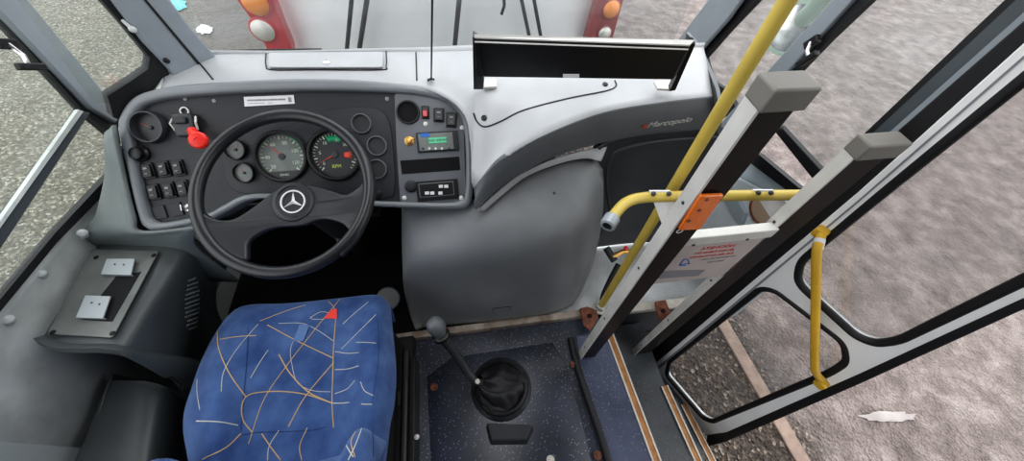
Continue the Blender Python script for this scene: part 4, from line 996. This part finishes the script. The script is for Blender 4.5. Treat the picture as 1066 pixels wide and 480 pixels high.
hol = [aZ(116, 284, .612), aZ(146, 284, .612), aZ(106, 334, .612), aZ(84, 326, .612)]
frC = frame((0, 0, .612), (0, 0, 1), (0, 1, 0))
pp = plate('metal_plate', frC, [rnd([V((*loc(frC, p), 0)) for p in ptop], .008)], .003, 'cplate', cn, bevel=.0008)
q = MB(); q.prism([V((p.x, p.y, .6152)) for p in (aZ(121, 288, .615), aZ(147, 283, .615), aZ(117, 335, .615), aZ(85, 333, .615))], (0, 0, .0008)); q.build('slot', 'void', pp)
for pxs, zf in ((((112, 270), (141, 270), (137, 287), (106, 286)), 1), (((90, 308), (116, 309), (108, 332), (80, 331)), 1)):
    P = [aZ(x, y, .622) for x, y in pxs]; q = MB(); q.prism(P, (0, 0, .003)); q.prism([P[2], P[3], P[3] + V((0, .0, -.02)), P[2] + V((0, 0, -.02))], (0, .003, 0)); bk_ = q.build('metal_tab', 'tab', pp)
    for x, y in ((pxs[0][0] * .7 + pxs[2][0] * .3, pxs[0][1] * .7 + pxs[2][1] * .3), (pxs[1][0] * .65 + pxs[3][0] * .35, pxs[1][1] * .65 + pxs[3][1] * .35)):
        u = MB(); u.lathe(Matrix.Translation(aZ(x, y, .6255)), [(.0025, 0), (.002, .0006)], 8); u.build('rivet_hole', 'black', bk_)
for x, y in ((100, 268), (160, 266), (117, 347), (55, 346)):
    u = MB(); u.lathe(Matrix.Translation(aZ(x, y, .6155)), [(.006, 0), (.005, .002), (.002, .0025)], 14); u.build('screw', 'brown', pp)
# speaker grille on the console flank
q = MB()
for i in range(9):
    for j in range(12):
        x = 193 + i * 1.7 + (j % 2) * .8; y = 291 + j * 4.6 + (i - 4) * -.6
        if ((i - 4) / 4.6) ** 2 + ((j - 5.5) / 6.3) ** 2 > 1: continue
        h, n = hit(cn, x, y)
        if h is None: continue
        if n.dot(CAM - h) < 0: n = -n
        q.lathe(frame(h, n), [(.0032, -.001), (.0030, .0012)], 6)
q.build('speaker_grille', 'tab', cn)
# lower console
fr_ = [aZ(66, 402, .38), aZ(110, 401, .385), aZ(152, 402, .38), aZ(176, 410, .34), aZ(188, 422, .24), aZ(194, 430, .05)]
re_ = [aZ(28, 500, .38), aZ(80, 505, .385), aZ(136, 505, .38), aZ(162, 500, .34), aZ(178, 495, .24), aZ(188, 490, .05)]
consol([[a + V((0, .02, -.1)) for a in fr_], [a + V((0, .012, -.01)) for a in fr_], fr_, [a * .5 + b * .5 for a, b in zip(fr_, re_)], re_], 'side_console', 'console', 'lower dark grey console box on the floor behind the plated console')
q = MB(); q.box((-.95, .1, .17), (.2, .5, .34)); 

# ================================================================== DRIVER'S SEAT
seat = empty('driver_seat', (-.5, .25, 0), 'blue patterned fabric driver seat on a black base', 'seat')
T = [[(228, 342, .42), (249, 321, .445), (300, 318, .46), (350, 313, .46), (389, 309, .45), (402, 316, .42)],
     [(210, 374, .43), (240, 352, .475), (295, 350, .46), (350, 345, .46), (390, 340, .48), (405, 352, .43)],
     [(199, 405, .44), (231, 385, .495), (280, 388, .46), (345, 385, .46), (386, 378, .50), (407, 385, .44)],
     [(192, 428, .45), (224, 418, .505), (270, 424, .45), (345, 425, .45), (383, 415, .505), (405, 415, .45)],
     [(191, 450, .45), (220, 446, .50), (260, 448, .45), (345, 444, .45), (380, 440, .50), (400, 440, .45)],
     [(196, 480, .45), (222, 478, .49), (258, 475, .44), (345, 472, .44), (378, 470, .49), (396, 470, .45)],
     [(202, 520, .44), (226, 520, .46), (260, 510, .43), (342, 508, .43), (374, 508, .46), (390, 508, .44)]]
RT = [[aZ(*p) for p in r] for r in T]
for r in RT:
    a0, a1 = r[0], r[-1]
    r.insert(0, a0 + V((-.004, 0, -.05))); r.insert(0, a0 + V((.02, 0, -.12))); r.append(a1 + V((.004, 0, -.05))); r.append(a1 + V((-.02, 0, -.12)))
f1 = [p + V((0, .012, -.045)) if 1 < i < len(RT[0]) - 2 else p + V((0, .0, -.03)) for i, p in enumerate(RT[0])]
f2 = [V((p.x, p.y - .02, .31)) for p in RT[0]]
q = MB(); q.grid(patch([f2, f1] + RT, 5)); cush = q.build('seat_cushion', 'fabric', seat, smooth=80)
# backrest
def brow(z, lean, wd=.25, wing=.075):
    xs = [-.20, -.225, -.245, -.235, -.20, -.155, -.08, 0, .08, .155, .20, .235, .245, .225, .20]
    ws = [-.05, -.02, .03, .065, .085, .03, .0, -.004, .0, .03, .085, .065, .03, -.02, -.05]
    return [V((-.50 + x * wd / .25, lean + w * wing / .085, z)) for x, w in zip(xs, ws)]
BR_ = [brow(.36, .10, .18, .0), brow(.44, .10, .24, .03), brow(.50, .07, .25, .065), brow(.56, .04, .255, .10), brow(.61, .0, .255, .115), brow(.66, -.05, .255, .09), brow(.72, -.10, .25, .07), brow(.82, -.15, .245, .06), brow(.95, -.20, .24, .05), brow(1.05, -.24, .21, .03), [p + V((0, -.04, 0)) for p in brow(1.08, -.24, .19, .02)]]
q = MB(); q.grid(patch(BR_, 4)); backr = q.build('backrest', 'fabric', seat, smooth=80, solid=.05, off=-1)
# embroidery
def ribbons(o, lines, mi_names, w):
    me = o.data; t = world_of(o.parent); tree = bv(o); q = MB(); out = {}
    for (pl_, mk, ww) in lines:
        c = [((x / 2.527) + 140, (y / 2.527) + 290) for x, y in pl_]
        pts = smooth([V((a[0], a[1], 0)) for a in c], 8)
        q = out.setdefault(mk, MB()); P = []
        for p in pts:
            h, n, *_ = tree.ray_cast(CAM, ray(p.x, p.y).normalized())
            if h is None:
                if len(P) > 1: q.tube(P, ww * .8, 5)
                P = []; continue
            if n.dot(CAM - h) < 0: n = -n
            P.append(h + n * .0004)
        if len(P) > 1: q.tube(P, ww * .8, 5)
    return out
o_ = 'thread_o'; c_ = 'thread_c'
LN = [([(330, 112), (400, 85), (450, 70)], o_, .0013), ([(350, 122), (430, 165), (520, 208)], o_, .0017), ([(380, 118), (440, 118), (480, 135), (525, 165)], c_, .0011),
      ([(540, 55), (470, 140), (400, 230), (340, 320), (300, 435)], o_, .0015), ([(380, 200), (410, 250), (460, 300), (520, 328)], o_, .0020), ([(520, 328), (450, 305), (380, 297), (310, 303), (285, 325), (285, 370), (310, 405)], o_, .0018),
      ([(405, 390), (450, 310), (525, 220)], o_, .0017), ([(218, 140), (222, 185), (250, 250), (292, 310)], o_, .0017), ([(225, 160), (270, 153), (320, 150)], o_, .0015), ([(352, 188), (330, 220), (305, 262)], c_, .0013),
      ([(325, 120), (270, 185), (235, 245), (228, 297)], c_, .0012), ([(163, 375), (220, 377), (272, 386)], c_, .0018), ([(165, 265), (165, 300), (172, 345)], c_, .0012), ([(280, 408), (240, 445), (180, 475)], o_, .0018),
      ([(530, 100), (524, 180), (522, 250), (520, 330), (524, 392)], o_, .0018), ([(615, 62), (575, 95), (548, 120)], c_, .0014), ([(635, 95), (590, 140), (545, 185)], c_, .0014), ([(528, 192), (560, 197), (590, 195)], c_, .0014),
      ([(528, 240), (560, 238), (590, 230)], c_, .0014), ([(528, 303), (560, 290), (580, 268)], c_, .0013), ([(520, 328), (545, 328), (565, 326)], c_, .0016), ([(597, 330), (610, 331), (625, 331)], c_, .0016), ([(595, 272), (605, 295), (628, 308)], c_, .0013),
      ([(584, 168), (610, 168), (635, 170)], c_, .0013), ([(440, 125), (412, 180), (415, 230), (430, 275), (470, 295), (515, 298)], c_, .0010), ([(335, 408), (360, 445), (385, 478)], o_, .0018), ([(380, 400), (355, 440), (350, 478)], c_, .0015),
      ([(440, 478), (435, 440), (455, 392)], o_, .0015), ([(510, 60), (522, 72), (530, 88)], o_, .0012), ([(460, 105), (490, 88), (520, 92)], c_, .0011), ([(500, 107), (470, 107), (463, 100)], c_, .0010), ([(505, 390), (460, 400), (330, 405), (285, 412)], 'seam', .0011),
      ([(300, 130), (295, 220), (288, 300), (280, 400)], 'seam', .0010), ([(640, 110), (642, 200), (625, 330)], 'seam', .0010)]
M['seam'] = mat('seam_dark_blue', (.01, .03, .10), .9)
for mk, q in ribbons(cush, LN, None, 0).items(): q.build({'thread_o': 'ochre_thread_pattern', 'thread_c': 'cream_thread_pattern', 'seam': 'seam_line'}[mk], mk, cush)
for mk, q in ribbons(backr, [([(495, 435), (520, 437), (548, 447)], o_, .0016), ([(550, 425), (562, 448), (575, 470)], c_, .0015), ([(600, 388), (580, 440), (562, 478)], c_, .0015), ([(585, 395), (570, 430), (580, 470)], o_, .0013), ([(600, 380), (625, 405), (628, 470)], 'seam', .0011)], None, 0).items(): q.build({'thread_o': 'ochre_thread_pattern', 'thread_c': 'cream_thread_pattern', 'seam': 'seam_line'}[mk], mk, backr)
def patchpoly(o, pts, m, nm):
    P = []
    for x, y in pts:
        h, n, *_ = bv(o).ray_cast(CAM, ray(x / 2.527 + 140, y / 2.527 + 290).normalized())
        if h is not None: P.append(h + (n if n.z > 0 else -n) * .0015)
    if len(P) > 2:
        q = MB(); q.prism(P, (0, 0, .001)); q.build(nm, m, o)
patchpoly(cush, [(516, 84), (533, 80), (533, 106), (499, 106)], 'thread_r', 'red_patch')
patchpoly(cush, [(435, 122), (462, 122), (445, 165), (418, 165)], 'lblue', 'pale_patch')
# seat base and slide
q = MB(); q.box((-.5, .27, .19), (.40, .42, .26)); q.build('base', 'void', seat, bevel=.01)
q = MB(); q.box((-.5, .25, .03), (.46, .55, .06)); q.build('mounting_frame', 'black', seat, bevel=.005)
for px in (409, 429):
    A_ = aZ(px, 395, .10); q = MB(); q.box((A_.x, .15, .05), (.022, .55, .10)); q.build('slide_rail', 'black', seat, bevel=.003)
A_ = aZ(418, 415, .16); q = MB(); q.box((A_.x, A_.y, .16), (.03, .05, .02)); q.tube([A_, A_ + V((0, -.02, -.1))], .008, 8); q.build('release_lever', 'dash_dark', seat, bevel=.004)
for px, py in ((434, 455), (406, 440)):
    c = aZ(px, py, .102); q = MB(); q.lathe(Matrix.Translation(c), [(.009, 0), (.009, .005), (.004, .008)], 12); q.build('bolt', 'alu', seat)
q = MB(); q.tube([V((-.27, .42, .20)), V((-.27, .30, .20)), V((-.27, .05, .20))], .012, 10); q.build('side_bar', 'black', seat)

# ================================================================== GEAR LEVER
gl = empty('gear_lever', aZ(522, 403, 0), 'bent black gear lever with round knob and crumpled rubber boot', 'gear lever')
cg = aZ(522, 403, .03)
q = MB(); q.lathe(Matrix.Translation((cg.x, cg.y, 0)), [(.122, .0), (.118, .012), (.108, .02), (.100, .03)], 40); q.build('base_plate', 'dash_dark', gl)
q = MB(); q.ring(Matrix.Translation((cg.x, cg.y, .02)), [(.082, 0), (.100, 0), (.104, .012), (.100, .024), (.090, .028), (.082, .018)], 48); q.build('boot_ring', 'rubber', gl)
q = MB(); rows = []
for i in range(12):
    f_ = i / 11; rr = .086 * (1 - f_) ** .8 + .014; cx = cg.x - .075 * f_ ** 1.5; row = []
    for k_ in range(41):
        t = 2 * math.pi * (k_ % 40) / 40; w_ = 1 + .10 * math.sin(5 * t + 7 * f_) * (1 - abs(f_ - .5)) + .05 * math.sin(11 * t - 9 * f_)
        row.append(V((cx + rr * w_ * math.cos(t), cg.y + .015 * f_ + rr * w_ * math.sin(t), .03 + .085 * f_ + .010 * math.sin(9 * f_ + 3 * t))))
    rows.append(row)
q.grid(rows); q.build('boot', 'rubber', gl, smooth=60)
sh = smooth([V((cg.x - .07, cg.y + .015, .10)), aZ(497, 398, .13), aZ(487, 388, .17), aZ(478, 374, .23), aZ(470, 363, .29), aZ(462, 353, .35), aZ(457, 345, .39)], 5)
q = MB(); q.tube(sh, [.012] * 8 + [.0155] * (len(sh) - 8), 14); q.build('shaft', 'dash_dark', gl)
k0 = sh[-1]; kd = (sh[-1] - sh[-4]).normalized(); fr = frame(k0 - kd * .02, kd, (0, 1, 0))
q = MB(); q.lathe(fr, [(.022, -.016), (.028, -.008), (.028, .004), (.020, .009)], 24); q.build('collar', 'black', gl)
q = MB(); q.lathe(fr, [(.018, 0), (.020, .012), (.027, .03), (.029, .050), (.026, .066), (.016, .077), (.003, .080)], 28); kb = q.build('knob', 'dash_mid', gl)
q = MB(); q.lathe(frame(aZ(497, 397, .15), (0, -.3, 1)), [(.009, 0), (.009, .006), (.005, .009)], 14); q.build('clamp_bolt', 'trimcream', gl)
q = MB(); q.loft([aZ(505, 447, .0), aZ(557, 449, .0), aZ(549, 466, .0), aZ(510, 467, .0)], [aZ(507, 440, .035), aZ(554, 442, .035), aZ(548, 458, .03), aZ(512, 458, .03)])
hs = q.build('floor_block', 'fascia', bevel=.004); tag(hs, 'small dark block on the floor just behind the gear lever boot', 'block')
# raised centre tunnel plate of the floor
q = MB(); q.loft([aZ(448, 480, 0), aZ(444, 392, 0), aZ(470, 372, 0), aZ(575, 356, 0), aZ(590, 380, 0), aZ(628, 520, 0), aZ(450, 520, 0)], [aZ(456, 480, .012), aZ(456, 402, .012), aZ(476, 384, .012), aZ(562, 372, .012), aZ(575, 388, .012), aZ(605, 520, .012), aZ(458, 520, .012)])
tag(q.build('floor_plate', 'vinyl', bevel=.004), 'raised speckled dark floor plate around the gear lever', 'floor plate')

# ================================================================== CAMERA, LIGHT
cd_ = bpy.data.cameras.new('cam'); cam = bpy.data.objects.new('camera', cd_); COL.objects.link(cam)
cd_.sensor_fit = 'HORIZONTAL'; cd_.sensor_width = 36; cd_.lens = F * 36 / 1066; cd_.clip_start = .02; cd_.clip_end = 100
# rows of world->camera
Rm = Matrix(((_X.x, _Y.x, _Z.x), (_X.y, _Y.y, _Z.y), (_X.z, _Y.z, _Z.z)))   # columns: world axes in cam (x right, y up, z fwd)
xr, yu, fw = V(Rm[0]), V(Rm[1]), V(Rm[2])
m = Matrix.Identity(4)
for i in range(3): m[i][0] = xr[i]; m[i][1] = yu[i]; m[i][2] = -fw[i]; m[i][3] = CAM[i]
cam.matrix_world = m; scn.camera = cam

wd = bpy.data.worlds.new('world'); scn.world = wd; wd.use_nodes = True; nt = wd.node_tree; bg = nt.nodes['Background']
tc = nt.nodes.new('ShaderNodeTexCoord'); sx = nt.nodes.new('ShaderNodeSeparateXYZ'); nt.links.new(tc.outputs['Generated'], sx.inputs[0])
rp = nt.nodes.new('ShaderNodeValToRGB'); e = rp.color_ramp.elements
e[0].position = .0; e[0].color = (.58, .59, .60, 1); e[1].position = .6; e[1].color = (.97, .985, 1.0, 1)
nt.links.new(sx.outputs[2], rp.inputs[0]); nt.links.new(rp.outputs[0], bg.inputs[0]); bg.inputs[1].default_value = 2.35
def area(nm, loc_, target, sx_, sy_, en, colr=(1, 1, 1)):
    l = bpy.data.lights.new(nm, 'AREA'); l.shape = 'RECTANGLE'; l.size = sx_; l.size_y = sy_; l.energy = en; l.color = colr
    o = bpy.data.objects.new(nm, l); COL.objects.link(o); o.location = loc_; o.rotation_euler = (V(target) - V(loc_)).to_track_quat('-Z', 'Y').to_euler(); return o
area('cab_fill_light', (.1, .62, 1.93), (.05, .66, 0), 1.5, .5, 9.5, (.97, .98, 1))  # added fill above the dash and engine cover, not a known lamp
su = bpy.data.lights.new('sun', 'SUN'); su.energy = .7; su.angle = math.radians(40); so = bpy.data.objects.new('sun', su); COL.objects.link(so); so.rotation_euler = (math.radians(-38), math.radians(18), 0)
scn.view_settings.view_transform = 'Standard'; scn.view_settings.look = 'Medium High Contrast'; scn.view_settings.exposure = 0.0
scn.render.film_transparent = False
